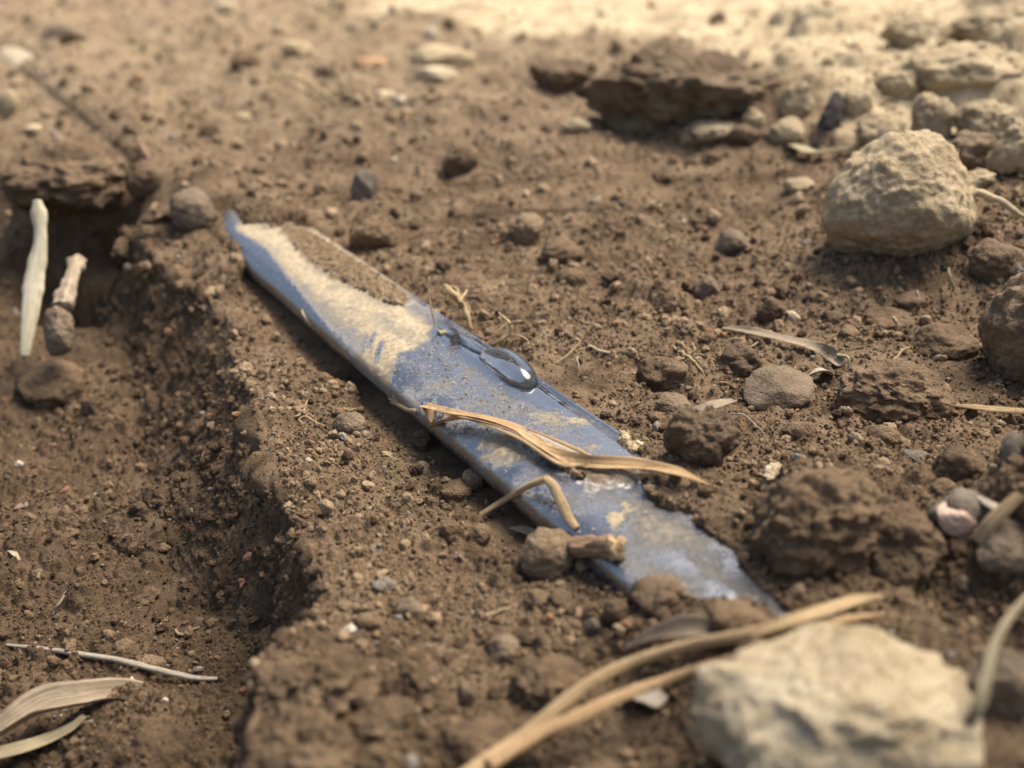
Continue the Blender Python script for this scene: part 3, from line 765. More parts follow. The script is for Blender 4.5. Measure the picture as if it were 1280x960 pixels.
def ribbon(pts, widths, twist=0.0, curl=.25, thick=.03, n=110, m=13, seed=0, up=(0, 0, 1), rag=.06, fold=0.0):
    g = np.random.default_rng(seed)
    C = catmull(pts, n); T, N, B = frames(C, up)
    k = np.linspace(0, 1, n)
    wd = np.interp(k, np.linspace(0, 1, len(widths)), widths)
    tw = np.interp(k, np.linspace(0, 1, len(np.atleast_1d(twist))), np.atleast_1d(twist)) if np.ndim(twist) else twist * k
    L = np.r_[0, np.cumsum(np.linalg.norm(np.diff(C, axis=0), axis=1))]
    x = np.linspace(-1, 1, m)
    Nt = N * np.cos(tw)[:, None] + B * np.sin(tw)[:, None]; Bt = -N * np.sin(tw)[:, None] + B * np.cos(tw)[:, None]
    rg = 1 + rag * fbm(np.stack([L * 1.5, L * 0 + seed, L * 0], 1), 3, seed)
    cu = curl * (1 + .5 * pnoise(np.stack([L * .4, L * 0 + 3.3, L * 0 + seed], 1), seed))
    wr = .10 * fbm(np.stack([np.repeat(L[:, None], m, 1) * .5, np.repeat(x[None] * 6, n, 0), np.full((n, m), seed * 1.7)], -1).reshape(-1, 3), 3, seed).reshape(n, m)
    V, UV = [], []
    for sgn in (1, -1):
        xx = x if sgn == 1 else x[::-1]; wv = wr if sgn == 1 else wr[:, ::-1]
        a = (wd * rg * .5)[:, None] * xx[None]
        hgt = (wd * .5)[:, None] * (cu[:, None] * (xx[None] ** 2 - .4) + fold * np.abs(xx[None]) + wv) + sgn * thick * .5 * np.sqrt(np.maximum(1 - xx[None] ** 4, .02))
        V.append(C[:, None] + Bt[:, None] * a[..., None] + Nt[:, None] * hgt[..., None])
        UV.append(np.stack([np.repeat((xx[None] * .5 + .5), n, 0), np.repeat(L[:, None], m, 1)], -1))
    V = np.concatenate(V, 1); UV = np.concatenate(UV, 1); M_ = 2 * m
    id_ = np.arange(n * M_).reshape(n, M_)
    F = np.stack([id_[:-1], id_[1:], np.roll(id_[1:], -1, 1), np.roll(id_[:-1], -1, 1)], -1).reshape(-1, 4)
    caps = []
    for row in (0, n - 1):
        for i in range(m - 1):
            q = [id_[row, i], id_[row, i + 1], id_[row, M_ - 2 - i], id_[row, M_ - 1 - i]]
            caps.append(q if row == 0 else q[::-1])
    return V.reshape(-1, 3), np.vstack([F, caps]), UV.reshape(-1, 2)
def tube(pts, radii, n=60, sides=8, seed=0, rough=.15, wig=0.0):
    C = catmull(pts, n)
    L = np.r_[0, np.cumsum(np.linalg.norm(np.diff(C, axis=0), axis=1))]
    if wig:
        for ax in range(3): C[:, ax] += wig * fbm(np.stack([L * 2.2, L * 0 + ax * 7.1, L * 0 + seed], 1), 3, seed + ax)
    T, N, B = frames(C)
    r = np.interp(np.linspace(0, 1, n), np.linspace(0, 1, len(radii)), radii)
    a = np.linspace(0, 2 * math.pi, sides, endpoint=False)
    rr = r[:, None] * (1 + rough * pnoise(np.stack([np.repeat(L[:, None], sides, 1) * 3, np.repeat(np.cos(a)[None] * 2, n, 0), np.repeat(np.sin(a)[None] * 2 + seed, n, 0)], -1).reshape(-1, 3), seed).reshape(n, sides))
    V = C[:, None] + rr[..., None] * (N[:, None] * np.cos(a)[None, :, None] + B[:, None] * np.sin(a)[None, :, None])
    id_ = np.arange(n * sides).reshape(n, sides)
    F = np.stack([id_[:-1], id_[1:], np.roll(id_[1:], -1, 1), np.roll(id_[:-1], -1, 1)], -1).reshape(-1, 4)
    V = V.reshape(-1, 3); V = np.vstack([V, C[0], C[-1]]); k = n * sides
    caps = [[id_[0, i], id_[0, (i + 1) % sides], k, k] for i in range(sides)] + [[id_[-1, (i + 1) % sides], id_[-1, i], k + 1, k + 1] for i in range(sides)]
    UV = np.stack([np.repeat(a[None] / 6.28, n, 0), np.repeat(L[:, None], sides, 1)], -1).reshape(-1, 2); UV = np.vstack([UV, [0, 0], [0, L[-1]]])
    return V, F, UV, caps
def mesh_r(name, V, F, UV):
    me = new_mesh(name, V, F); add_uv(me, UV); return me
def mesh_t(name, V, F, UV, caps):
    tri = np.array([c[:3] for c in caps])
    me = bpy.data.meshes.new(name)
    me.from_pydata((V * U).tolist(), [], F.tolist() + tri.tolist()); me.polygons.foreach_set('use_smooth', np.ones(len(me.polygons), bool)); add_uv(me, UV); return me
def path(l):
    """list of (px, py, lift) -> world points"""
    l = [(a, b, c) for a, b, c in l]
    return hits([(a, b) for a, b, c in l], [c for a, b, c in l])
def origin(V):
    o = V.mean(0).copy(); o[2] = V[:, 2].min(); return o
def straw(name, l, widths, mat, label=None, cat=None, parent=None, group=None, lz=None, **kw):
    pts = path(l) if lz is None else l
    V, F, UV = ribbon(pts, widths, **kw)
    if parent is None:
        o = origin(V); return link(name, mesh_r(name, V - o, F, UV), mat, loc=o, label=label, cat=cat, group=group)
    o = np.array(parent.location) / U
    return link(name, mesh_r(name, V - o, F, UV), mat, parent)
def root(name, l, r, label=None, cat='root', mat=None, parent=None, group=None, n=50, wig=.05, **kw):
    pts = path(l)
    V, F, UV, caps = tube(pts, r if isinstance(r, (list, tuple)) else [r, r * .9, r * .6], n=n, sides=7, wig=wig, **kw)
    if parent is None:
        o = origin(V); return link(name, mesh_t(name, V - o, F, UV, caps), mat or M_ROOT, loc=o, label=label, cat=cat, group=group)
    o = np.array(parent.location) / U
    return link(name, mesh_t(name, V - o, F, UV, caps), mat or M_ROOT, parent)

# the twisted dry leaf lying across the hose
lf = straw('dry_leaf', [(531, 507, .30), (560, 515, .28), (610, 525, .22), (650, 542, .20), (688, 567, .22), (735, 577, .25), (795, 581, .30), (845, 590, .28), (889, 607, .04)],
           [.20, .24, .22, .28, .34, .26, .32, .24, .03], M_LEAF, 'twisted orange tan dry grass leaf lying across the black hose', 'leaf',
           twist=[0.2, .1, -.2, -.5, .4, .9, .3, .2, .1], curl=.45, thick=.03, n=200, m=15, seed=3)
straw('split_blade', [(538, 533, .16), (560, 524, .22), (590, 522, .26), (640, 535, .26), (670, 552, .22), (710, 580, .18)], [.14, .34, .30, .30, .26, .10], M_LEAF, parent=lf, twist=.3, curl=.5, seed=5)
straw('stem_strand', [(640, 532, .24), (665, 541, .22), (700, 558, .16), (740, 577, .12), (775, 594, .10), (797, 600, .07)], [.12, .22, .24, .24, .22, .20], M_WHITE, parent=lf, twist=.2, curl=-.5, seed=6)
straw('torn_tip', [(531, 506, .30), (536, 516, .22), (540, 528, .05)], [.30, .22, .10], M_LEAF, parent=lf, curl=.5, n=40, seed=7)
straw('frayed_strand', [(545, 512, .36), (600, 528, .30), (650, 548, .26), (700, 580, .26), (735, 581, .30)], [.05, .09, .10, .09, .03], M_STRAW, parent=lf, curl=-.5, n=70, m=7, seed=71)
straw('frayed_strand', [(660, 536, .28), (710, 556, .22), (760, 580, .18), (805, 598, .12)], [.05, .10, .09, .04], M_LEAF, parent=lf, curl=-.5, n=70, m=7, seed=72)
straw('frayed_strand', [(700, 583, .14), (735, 587, .12), (775, 592, .12), (820, 594, .14)], [.03, .08, .08, .03], M_STRAW, parent=lf, curl=-.5, n=60, m=7, seed=73)
# the bent straw against the hose
bs = straw('bent_straw', [(597, 645, .05), (630, 624, .45), (662, 606, .70), (683, 598, .75)], [.16, .20, .20, .20], M_STRAW, 'broken straw bent to a sharp corner, leaning on the lower hose edge', 'straw', curl=-.6, thick=.05, seed=8)
straw('folded_end', [(683, 598, .75), (693, 608, .62), (702, 628, .40), (712, 648, .16), (721, 660, .02)], [.18, .22, .22, .20, .16], M_STRAW, parent=bs, curl=-.5, thick=.05, seed=9, up=(.3, -.6, .5))
# hollow twig stub
pt = path([(707, 684, .28), (735, 684, .30), (771, 684, .26)])
V, F, UV, caps = tube(pt, [.15, .19, .18, .21], n=70, sides=24, seed=4, rough=.5)
o = origin(V); tw = link('twig_stub', mesh_t('twig_stub', V - o, F, UV, caps), M_TWIG, loc=o, label='hollow broken brown twig stub between round clod and hose', cat='twig')
e0 = pt[-1]; dr = pt[-1] - pt[-2]; dr /= np.linalg.norm(dr)
V, F, UV, caps = tube(np.array([e0 - dr * .10, e0 - dr * .03, e0 + dr * .05]), [.17, .215, .20], n=24, sides=24, seed=14, rough=.9)
link('broken_end', mesh_t('broken_end', V - o, F, UV, caps), M_STRAW, tw)
V, F, UV, caps = tube(np.array([e0 + dr * .03, e0 + dr * .04, e0 + dr * .06]), [.11, .11, .10], n=8, sides=14, seed=15, rough=.3)
link('pith', mesh_t('pith', V - o, F, UV, caps), M_TWIG, tw)
straw('bark_shred', [(638, 660, .14), (652, 662, .2), (672, 670, .16), (695, 680, .08)], [.08, .22, .26, .18], M_HUSK, 'frayed grey bark shred behind the round clod near the hose', 'bark', curl=.5, seed=16)
# long straws running out of the bottom edge
ls = straw('long_straw', [(560, 985, .35), (610, 948, .5), (655, 918, .6), (700, 880, .8), (740, 850, .95), (790, 826, 1.05), (850, 808, 1.05), (905, 797, 1.05), (960, 787, 1.05)], [.26, .26, .25, .22, .18, .17, .17, .19, .21], M_STRAW,
           'long forked dry straw slanting over the white limestone, blurred', 'straw', curl=-.6, thick=.10, n=160, seed=20)
straw('straw_fork', [(610, 955, .55), (665, 920, .68), (720, 895, .8), (780, 868, .9), (830, 850, .95), (880, 833, .9), (922, 820, .85)], [.20, .21, .22, .20, .17, .15, .09], M_LEAF, parent=ls, curl=-.5, thick=.10, n=120, seed=21)
straw('straw_tip', [(940, 793, 1.02), (985, 778, .95), (1030, 764, .75), (1075, 750, .55), (1103, 746, .45)], [.20, .24, .28, .26, .14], M_STRAW, parent=ls, curl=.4, thick=.06, n=80, seed=22)
straw('straw_tip', [(955, 797, .98), (1000, 788, .85), (1050, 776, .62), (1105, 768, .45)], [.14, .20, .20, .08], M_LEAF, parent=ls, curl=.5, thick=.06, n=80, seed=23)
straw('curled_leaf', [(783, 812, .20), (815, 797, .42), (850, 788, .5), (880, 786, .42), (904, 789, .22)], [.10, .32, .42, .34, .14], M_HUSK, 'curled pale husk leaf behind the long forked straw', 'leaf', curl=1.1, thick=.04, seed=24, twist=.5)
straw('pale_husk', [(786, 862, .18), (806, 866, .26), (828, 880, .2)], [.28, .52, .30], M_WHITE, 'pale ragged husk lying between the two long straw strands', 'husk', curl=.25, thick=.05, seed=25, rag=.4, n=60)
root('curved_stalk', [(1300, 730, 1.2), (1265, 768, 1.15), (1244, 805, 1.1), (1232, 850, 1.05), (1222, 885, .9), (1205, 912, .5), (1198, 940, .2)], [.05, .06, .065, .075, .08, .08, .07], 'dull pale curved stalk at the right beside the limestone', 'stalk', M_STALK, n=90, wig=.01)
# trench pieces
V0 = at(31, 446, -3.2); V1 = at(46, 250, .3)
d0, d1 = ray(31, 446), ray(46, 250)
A0 = CC + d0 * 31.5; A1 = CC + d1 * 32.3; Am = CC + ray(42, 350) * 32.1; Aq = CC + ray(50, 300) * 32.3
V, F, UV = ribbon(np.array([A0, Am, Aq, A1]), [.26, .44, .52, .60, .62, .58, .50, .42, .40, .46, .52, .26], curl=-.45, thick=.12, n=140, m=21, seed=30, up=(.2, -1, .3), rag=.28)
o = origin(V); link('straw_piece', mesh_r('straw_piece', V - o, F, UV), M_CREAM, loc=o, label='bright cream straw piece standing upright in the trench at left', cat='straw')
B0 = CC + ray(74, 415) * 31.2; B1 = CC + ray(78, 385) * 31.5; B2 = CC + ray(90, 345) * 32.5; B3 = CC + ray(97, 328) * 33.2
V, F, UV, caps = tube(np.array([B1, B2, B3]), [.34, .21, .19, .30], n=60, sides=18, seed=31, rough=.55)
o = origin(V); st_ = link('dirty_root', mesh_t('dirty_root', V - o, F, UV, caps), M_HUSK, loc=o, label='thick dirty root end hanging in the dark beside the cream straw', cat='root')
Vl, Fl = lump(32, (.50, .45, .78), 5, crumb=.2, ccell=.12)
link('grey_tip', new_mesh('grey_tip', Vl + (B0 - o), Fl), M_GREY, st_)
root('thin_straw', [(8, 806, .10), (60, 812, .14), (140, 824, .2), (200, 838, .22), (240, 847, .16), (274, 849, .10)], [.035, .06, .07, .065, .045], 'thin straight whitish straw lying on the trench floor', 'straw', M_WHITE, n=80, wig=.02)
straw('dry_husk', [(-30, 930, .3), (10, 905, .5), (50, 882, .7), (100, 872, .65), (140, 866, .45), (176, 870, .22)], [.30, .52, .66, .60, .52, .50], M_HUSK, 'grey brown crumpled dry husk on the trench floor, bottom left corner', 'leaf', curl=.8, thick=.05, seed=34, twist=.3, rag=.2)
straw('curled_straw', [(-30, 950, .3), (20, 938, .35), (60, 925, .4), (90, 910, .45), (106, 896, .5), (110, 905, .25)], [.34, .34, .30, .24, .16, .06], M_STALK, 'curled dull straw below the crumpled husk in the bottom left', 'straw', curl=.6, thick=.04, seed=35)
root('hooked_root', [(220, 782, .05), (222, 791, .12), (232, 793, .12), (242, 787, .12), (250, 783, .05)], .035, 'tiny yellow hooked root on the trench floor', mat=M_PSTRAW)
root('thin_twig', [(66, 768, .05), (75, 752, .2), (84, 738, .08)], .035, 'tiny grey twig on the trench floor above the thin white straw', 'twig', M_HUSK)
straw('straw_fleck', [(10, 688, .1), (18, 692, .18), (25, 700, .1)], [.05, .14, .05], M_PSTRAW, 'small yellow straw fleck at the left edge of the trench floor', 'straw', seed=36, n=40)
straw('seed_husk', [(45, 722, .1), (48, 715, .2), (52, 712, .25)], [.22, .18, .04], M_PSTRAW, 'tiny pointed yellow husk on the trench floor', 'husk', seed=37, n=40)
# leaves and straws on the right
sl_ = straw('dry_leaf', [(903, 410, .12), (935, 413, .25), (970, 422, .25), (1010, 431, .22), (1035, 440, .2), (1052, 456, .08)], [.10, .26, .32, .30, .30, .36], M_HUSK, 'long grey tan dry leaf lying on soil below the sandy rock', 'leaf', curl=.5, seed=40, twist=[.2, .5, .1, .3, 1.0, .2])
root('leaf_stalk', [(1047, 444, .2), (1060, 447, .25), (1061, 460, .05)], .05, parent=sl_, mat=M_PSTRAW, n=24, wig=.0)
straw('pale_chip', [(1007, 474, .12), (1018, 465, .34), (1030, 463, .36), (1041, 468, .22)], [.16, .46, .44, .14], M_WHITE, 'pale flat chip propped up behind the smooth grey stone', 'chip', curl=.2, thick=.06, seed=41, n=50, rag=.2)
straw('straw_wisp', [(1188, 506, .25), (1220, 508, .3), (1250, 511, .3), (1300, 514, .3)], [.08, .2, .24, .24], M_STRAW, 'yellow straw at the right frame edge beside the rough dark clod', 'straw', curl=-.5, seed=42)
straw('leaf_scrap', [(866, 513, 1.0), (888, 509, 1.15), (905, 504, 1.15), (918, 500, 1.0)], [.24, .44, .34, .16], M_HUSK, 'pale leaf scrap stuck behind the knobbly brown clod', 'leaf', curl=.4, seed=43, thick=.03, rag=.3)
root('pale_hair_root', [(912, 517, .1), (930, 519, .35), (945, 532, .25), (960, 552, .05)], .022, 'fine pale root arching over soil right of the brown clod', mat=M_WHITE)
root('straw_bit', [(971, 531, .08), (980, 524, .14), (984, 520, .12)], .06, 'short white straw bit just below the smooth grey stone', 'straw', M_WHITE, n=16, wig=0)
V, F = lump(44, (.50, .34, .30), 4, planes=9, pmin=.55, low=.35, mid=.3)
h = hit(972, 602, .05); link('pale_flake', new_mesh('pale_flake', V, F), M_PALE, loc=h + np.array([0, 0, .12]), rot=(.4, .2, .4), label='ragged cream flake lying beside the blue grey shell', cat='flake')
V, F = lump(45, (.58, .26, .20), 4, planes=4, pmin=.7, low=.1, mid=.03)
h = hit(1016, 598, .05); link('shell', new_mesh('shell', V, F), M_BLUE, loc=h + np.array([0, 0, .10]), rot=(.3, .05, .2), label='smooth blue grey oval shell beside the cream flake', cat='shell')
V, F = lump(46, (.22, .2, .45), 4, planes=4, pmin=.7, low=.1, mid=.03)
h = hit(1262, 590, .1); link('shell', new_mesh('shell', V, F), M_BLUE, loc=h + np.array([0, 0, .25]), rot=(-.3, .1, .4), label='upright blue grey shell splinter near the right edge', cat='shell')
straw('straw_bit', [(1222, 622, .4), (1236, 630, .45), (1246, 636, .4)], [.1, .22, .24], M_WHITE, 'white straw bit beside the dark stone at right', 'straw', seed=47, n=40, thick=.08)
straw('straw_stub', [(1222, 674, .35), (1235, 655, .6), (1252, 638, .75), (1275, 618, .8)], [.34, .32, .28, .2], M_STRAW, 'tan straw stub leaning on dark stones at the right edge', 'straw', seed=48, curl=-.6, thick=.10)
root('arched_straw', [(1205, 238, .6), (1228, 242, .8), (1250, 252, .8), (1280, 270, .5)], [.08, .12, .1, .06], 'pale thin straw arching behind the sandy rock at right', 'straw', M_PSTRAW, n=50)
straw('pale_leaf', [(985, 180, .1), (1000, 185, .4), (1020, 191, .4), (1066, 184, .3)], [.4, .6, .6, .3], M_STALK, 'pale leaf on the ground before the charred upright stick', 'leaf', seed=49, curl=.3)
b0, b1 = hit(1024, 178, 0), None
dpt = depth(b0); b1 = CC + ray(1046, 117) * (dpt + .5)
V, F, UV, caps = tube(np.array([b0 - [0, 0, .5], (b0 + b1) / 2 + [.15, 0, 0], b1]), [.52, .46, .38, .2], n=50, sides=12, seed=50, rough=.4)
m_ch = clod_mat('charred_wood', (.018, .014, .012), (.045, .035, .03), (.09, .07, .06), .06)
o = origin(V); link('charred_stick', mesh_t('charred_stick', V - o, F, UV, caps), m_ch, loc=o, label='short charred black stick standing up before the sandy bank', cat='stick')
root('far_root', [(352, 92, .4), (375, 98, .6), (395, 108, .6), (420, 128, .2)], [.12, .12, .1, .06], 'orange thin root far behind the hose at top left', n=40)
root('dark_stick', [(174, 178, .3), (182, 190, .4), (190, 204, .2)], [.14, .14, .1], 'small rusty stick behind the clods left of the hose end', 'stick', M_TWIG, n=24)
# fine roots near the hose
rt = root('branching_root', [(614, 432, .03), (630, 422, .25), (638, 411, .4), (635, 402, .55), (624, 391, .65)], [.05, .06, .05, .03], 'pale branching root rising from soil above the water drop', wig=.08, seed=60)
for l in ([(636, 406, .5), (645, 402, .6), (651, 401, .55)], [(634, 405, .55), (627, 410, .5), (624, 414, .45)], [(634, 420, .2), (646, 419, .3), (658, 424, .2), (662, 430, .1)]):
    root('root_branch', l, .032, parent=rt, n=20, wig=.05)
tg = root('root_tangle', [(589, 412, .1), (584, 395, .4), (576, 378, .75), (566, 368, .9), (556, 357, 1.05)], [.05, .07, .1, .12, .06], 'straw coloured tangle of broken root beside the hose', wig=.06, seed=61)
for l in ([(574, 377, .8), (583, 364, .95), (585, 358, 1.0), (578, 362, .9)], [(574, 376, .8), (570, 360, 1.0), (562, 357, 1.0)], [(586, 400, .3), (586, 386, .5), (580, 374, .75)], [(580, 398, .3), (572, 396, .25), (568, 399, .1)], [(576, 378, .8), (578, 370, .9), (572, 366, .95)]):
    root('root_branch', l, .04, parent=tg, n=22, wig=.06)
root('hair_root', [(552, 418, .04), (545, 408, .15), (540, 390, .5), (536, 370, .9), (535, 352, 1.25), (537, 346, 1.35), (538, 354, 1.2), (536, 366, .95)], .022, 'hair thin looped root standing upright on the hose', mat=M_PSTRAW, n=70, wig=.01)
V, F = lump(62, (.16, .1, .06), 3, planes=5, low=.4)
h = hit(553, 416, .02); link('soil_speck', new_mesh('soil_speck', V, F), M_SANDC, loc=h, label='tan soil speck at the foot of the looped hair root', cat='soil speck')
root('fine_root', [(600, 413, .05), (603, 405, .2), (610, 402, .22), (615, 402, .1)], .03, 'short curled root between tangle and branching root', n=24)
r1 = root('fine_root', [(695, 455, .05), (712, 441, .15), (724, 430, .3), (722, 424, .4), (714, 425, .3)], [.03, .035, .03], 'bent yellowish root on soil right of the water drop', n=36)
root('fine_root', [(722, 446, .25), (723, 458, .15), (726, 467, .05)], .025, 'tiny upright pale root right of the bent yellowish root', n=20, mat=M_WHITE)
root('fine_root', [(738, 432, .12), (748, 438, .18), (760, 441, .16), (766, 444, .06)], [.04, .05, .04], 'thick pale short root lying right of the water drop', n=30, mat=M_PSTRAW)
r2 = root('branching_root', [(830, 424, .1), (845, 436, .25), (860, 446, .35), (872, 458, .3), (885, 473, .15), (898, 484, .05)], [.03, .04, .045, .04, .04], 'yellow branching root on soil left of the long dry leaf', wig=.08, seed=63, n=60)
for l in ([(862, 447, .35), (868, 438, .5), (865, 428, .6)], [(864, 448, .35), (874, 443, .45), (880, 445, .4)], [(896, 482, .08), (902, 478, .2), (910, 479, .15)], [(858, 447, .3), (850, 449, .3), (842, 446, .2)]):
    root('root_branch', l, .03, parent=r2, n=22, wig=.05)
root('fine_root', [(930, 438, .4), (938, 434, .5), (947, 427, .6)], [.05, .04, .02], 'short forked root on the clod left of smooth grey stone', n=24)
root('fine_root', [(967, 466, .1), (973, 458, .3), (978, 450, .5)], [.05, .06, .03], 'cream root tip rising behind the smooth grey stone', n=20, mat=M_PSTRAW)
root('fine_root', [(845, 482, .05), (853, 481, .3), (856, 490, .15)], .02, 'white curled rootlet above the brown clod', n=24, mat=M_WHITE)
root('fine_root', [(1147, 363, .2), (1148, 372, .25), (1149, 382, .1)], .03, 'white upright rootlet below the sandy rock', n=20, mat=M_WHITE)
root('fine_root', [(1117, 395, .3), (1120, 402, .3), (1122, 410, .1)], .04, 'pale upright rootlet in the soil above the rough dark clod', n=20, mat=M_PSTRAW)
root('fine_root', [(1186, 335, .3), (1188, 348, .25), (1195, 360, .1)], .03, 'thin yellow root hanging under the sandy rock', n=24, mat=M_PSTRAW)
root('fine_root', [(1116, 452, .1), (1126, 440, .2), (1138, 433, .2)], .035, 'yellowish root fork just above the rough dark clod', n=24)
root('fine_root', [(362, 505, .02), (374, 510, .12), (382, 514, .1), (392, 521, .05)], .028, 'thin tan root crossing another on the left bank', n=30)
root('fine_root', [(362, 523, .02), (372, 520, .1), (380, 512, .14), (384, 501, .1)], .034, 'thin yellow root crossing another on the left bank', n=30, mat=M_PSTRAW)
root('fine_root', [(382, 543, .02), (381, 532, .06), (374, 525, .14), (382, 521, .18), (392, 526, .14), (406, 534, .06), (418, 535, .03)], .03, 'looping orange root on the left bank near the trench edge', n=50)
root('fine_root', [(430, 510, .03), (436, 513, .08), (442, 511, .1), (449, 514, .04)], .03, 'wavy tan rootlet above the round clod on the left bank', n=30)
root('fine_root', [(480, 567, .02), (492, 573, .08), (503, 582, .1), (512, 592, .05), (520, 601, .02)], .026, 'wavy thin orange root on the bank left of the bent straw', n=50)
root('fine_root', [(380, 570, .02), (386, 574, .08), (387, 582, .03)], .026, 'tiny hooked root at the trench edge', n=20)
root('fine_root', [(588, 764, .03), (610, 768, .1), (630, 762, .12), (644, 757, .04)], .028, 'thin straight yellow root on soil below the round clod', n=30, mat=M_PSTRAW)
root('fine_root', [(606, 773, .03), (612, 769, .1), (618, 764, .12)], .022, 'short yellow rootlet touching the thin straight one below the round clod', n=20, mat=M_PSTRAW)
fs = root('straw_fray', [(486, 497, .06), (496, 504, .12), (508, 511, .1), (520, 515, .02)], [.03, .06, .07, .06], 'frayed brown straw tip poking from under the hose', 'straw', M_STRAW, n=30)
root('fray_strand', [(488, 503, .05), (500, 508, .08), (512, 513, .05)], .03, parent=fs, mat=M_STRAW, n=20)
root('fray_strand', [(491, 494, .35), (495, 500, .2), (500, 505, .08)], .022, parent=fs, mat=M_WHITE, n=20)
root('fine_root', [(378, 388, .02), (382, 398, .08), (390, 408, .05)], .04, 'pale root tip beside the dusty hose edge on the left', n=24, mat=M_PSTRAW)
root('fine_root', [(816, 352, .1), (822, 345, .25), (832, 343, .25)], .03, 'small tan root curl on the open soil right of hose', n=24)
root('fine_root', [(832, 300, .2), (842, 296, .25), (848, 300, .15)], .05, 'pale root bit on open soil behind the hose middle', n=20, mat=M_PSTRAW)
print('straws', round(time.time() - T0, 1))

# ------------------------------------------------------------------ stones and clods that can be told apart
def place(px, py, wpx, hpx, name, mat, label, cat, seed, deep=1.0, level=5, sink=.55, rot=0.0, tilt=(0, 0), group=None, **kw):
    """a lump seen centred at (px, py), wpx by hpx pixels, standing on the soil"""
    b = hit(px, py + hpx * .38, 0.0); d = depth(b)
    a = wpx * d / FPX / 2
    c = hpx * d / FPX / 2 * 1.08
    kw.setdefault('planes', 9)
    V, F = lump(seed, (a, a * deep, c), level, **kw)
    ctr = CC + ray(px, py) * (d + a * deep * .35)
    g = float(macro(np.array([ctr[0]]), np.array([ctr[1]]))[0])
    ctr[2] = min(ctr[2], g + c * (1 - sink * .5))
    me = new_mesh(name, V, F)
    if mat is M_SANDC and cat == 'clod' or name == 'soil_lump':
        attr(me, 'dry', np.full(len(V), .85 if mat is M_SANDC else .0)); mat = M_GROUND
    o = link(name, me, mat, loc=ctr, rot=(tilt[0], tilt[1], rot), label=label, cat=cat, group=group)
    return o
place(1131, 266, 178, 172, 'sandy_rock', M_SAND, 'rounded pale sandy rock lying on soil at the right', 'rock', 101, .9, 6, planes=4, pmin=.88, pmax=1.1, low=.12, mid=.08, crumb=.35, ccell=.09, sharp=9, sink=.1, extra=[(.3, -.75, -.75, .70), (-.5, -.6, -.8, .72), (-.55, -.3, .75, .95)])
V, F = lump(102, (1.93, 1.35, 1.55), 6, planes=3, pmin=.95, pmax=1.08, low=.05, mid=.085, strata=.20, sharp=44,
            extra=[(.05, -1, .22, .66), (-.34, .10, 1, .64), (.46, -.05, 1, .60), (-1, -.25, .45, .76), (-.8, -.6, .4, .80), (.95, -.35, .25, .84), (-.9, -.3, -.7, .80), (.3, -.8, .75, .70), (-.2, -.7, .9, .74)])
cl = CC + ray(1064, 918) * 13.0
link('limestone', new_mesh('limestone', V, F), M_PALE, loc=cl, rot=(0, .05, .1), label='large whitish layered limestone block at bottom right, out of focus', cat='rock')
place(976, 490, 100, 56, 'grey_stone', M_GREY, 'smooth rounded grey brown stone below the long dry leaf', 'stone', 103, .9, 5, planes=8, pmin=.7, low=.12, mid=.03, extra=[(-.72, -.1, .62, .60), (.35, -.15, .93, .62), (.9, -.3, .25, .8), (-.1, -.9, .3, .75)])
place(1120, 490, 128, 70, 'rough_clod', M_CLOD, 'rough cracked dark clod right of the smooth grey stone', 'clod', 104, .9, 6, planes=9, pmin=.7, low=.25, mid=.16, crumb=.35, ccell=.11)
place(874, 548, 82, 86, 'brown_clod', M_DARK, 'knobbly brown clod beside the hose with leaf scrap behind', 'clod', 105, .9, 6, planes=8, pmin=.7, low=.28, mid=.14, crumb=.35, ccell=.10)
place(1312, 425, 155, 165, 'tan_clod', M_TAN, 'large tan clod cut by the right frame edge', 'clod', 106, .9, 6, planes=8, pmin=.8, low=.16, mid=.10, crumb=.4, ccell=.10)
place(1032, 655, 165, 120, 'dark_clod', M_CLOD, 'large blurred dark clod on heaped soil above the limestone', 'clod', 107, .8, 6, planes=7, pmin=.8, low=.30, mid=.16, crumb=.5, ccell=.16, sharp=8, sink=.9)
place(1120, 690, 120, 110, 'brown_clod', M_CLOD, 'lumpy brown clod heap right of the large dark clod', 'clod', 108, .8, 6, planes=9, pmin=.75, low=.28, mid=.14, crumb=.4, ccell=.14, sink=.8)
place(686, 696, 66, 66, 'round_clod', M_TAN, 'round brown clod beside the hollow twig stub', 'clod', 109, .95, 5, planes=8, pmin=.82, low=.14, mid=.07, crumb=.3, ccell=.08)
place(1205, 642, 80, 60, 'dark_stone', M_BLUE, 'dark blue grey stone beside the white straw bit', 'stone', 110, .9, 5, planes=8, pmin=.7, low=.15, mid=.04)
V, F = lump(111, (.34, .3, .3), 5, planes=5, low=.1, mid=.04); h = hit(1192, 660, .1)
m_pink = clod_mat('pink_pebble', (.34, .22, .16), (.48, .35, .26), (.56, .44, .34), .03)
link('pink_pebble', new_mesh('pink_pebble', V, F), m_pink, loc=h + np.array([0, 0, .2]), label='pinkish pale pebble in front of the dark blue grey stone', cat='pebble')
place(1262, 690, 90, 70, 'mottled_stone', M_GREY, 'mottled grey stone at the right frame edge above the curved stalk', 'stone', 112, .9, 5, planes=8, pmin=.7, low=.2, mid=.1)
place(1255, 860, 90, 90, 'grey_clod', M_GREY, 'blurred grey clod right of the curved stalk', 'clod', 113, .9, 5, low=.2, mid=.1, crumb=.2)
place(240, 266, 58, 50, 'grey_clod', M_GREY, 'grey clod at the far buried end of the hose', 'clod', 114, .9, 5, pmin=.75, low=.16, mid=.06)
place(186, 228, 52, 46, 'brown_clod', M_CLOD, 'brown clod left of the grey clod by hose end', 'clod', 115, .9, 5, crumb=.2)
place(577, 203, 44, 38, 'round_clod', M_CLOD, 'round brown clod alone on the slope behind the hose', 'clod', 116, .9, 5, pmin=.8, low=.15)
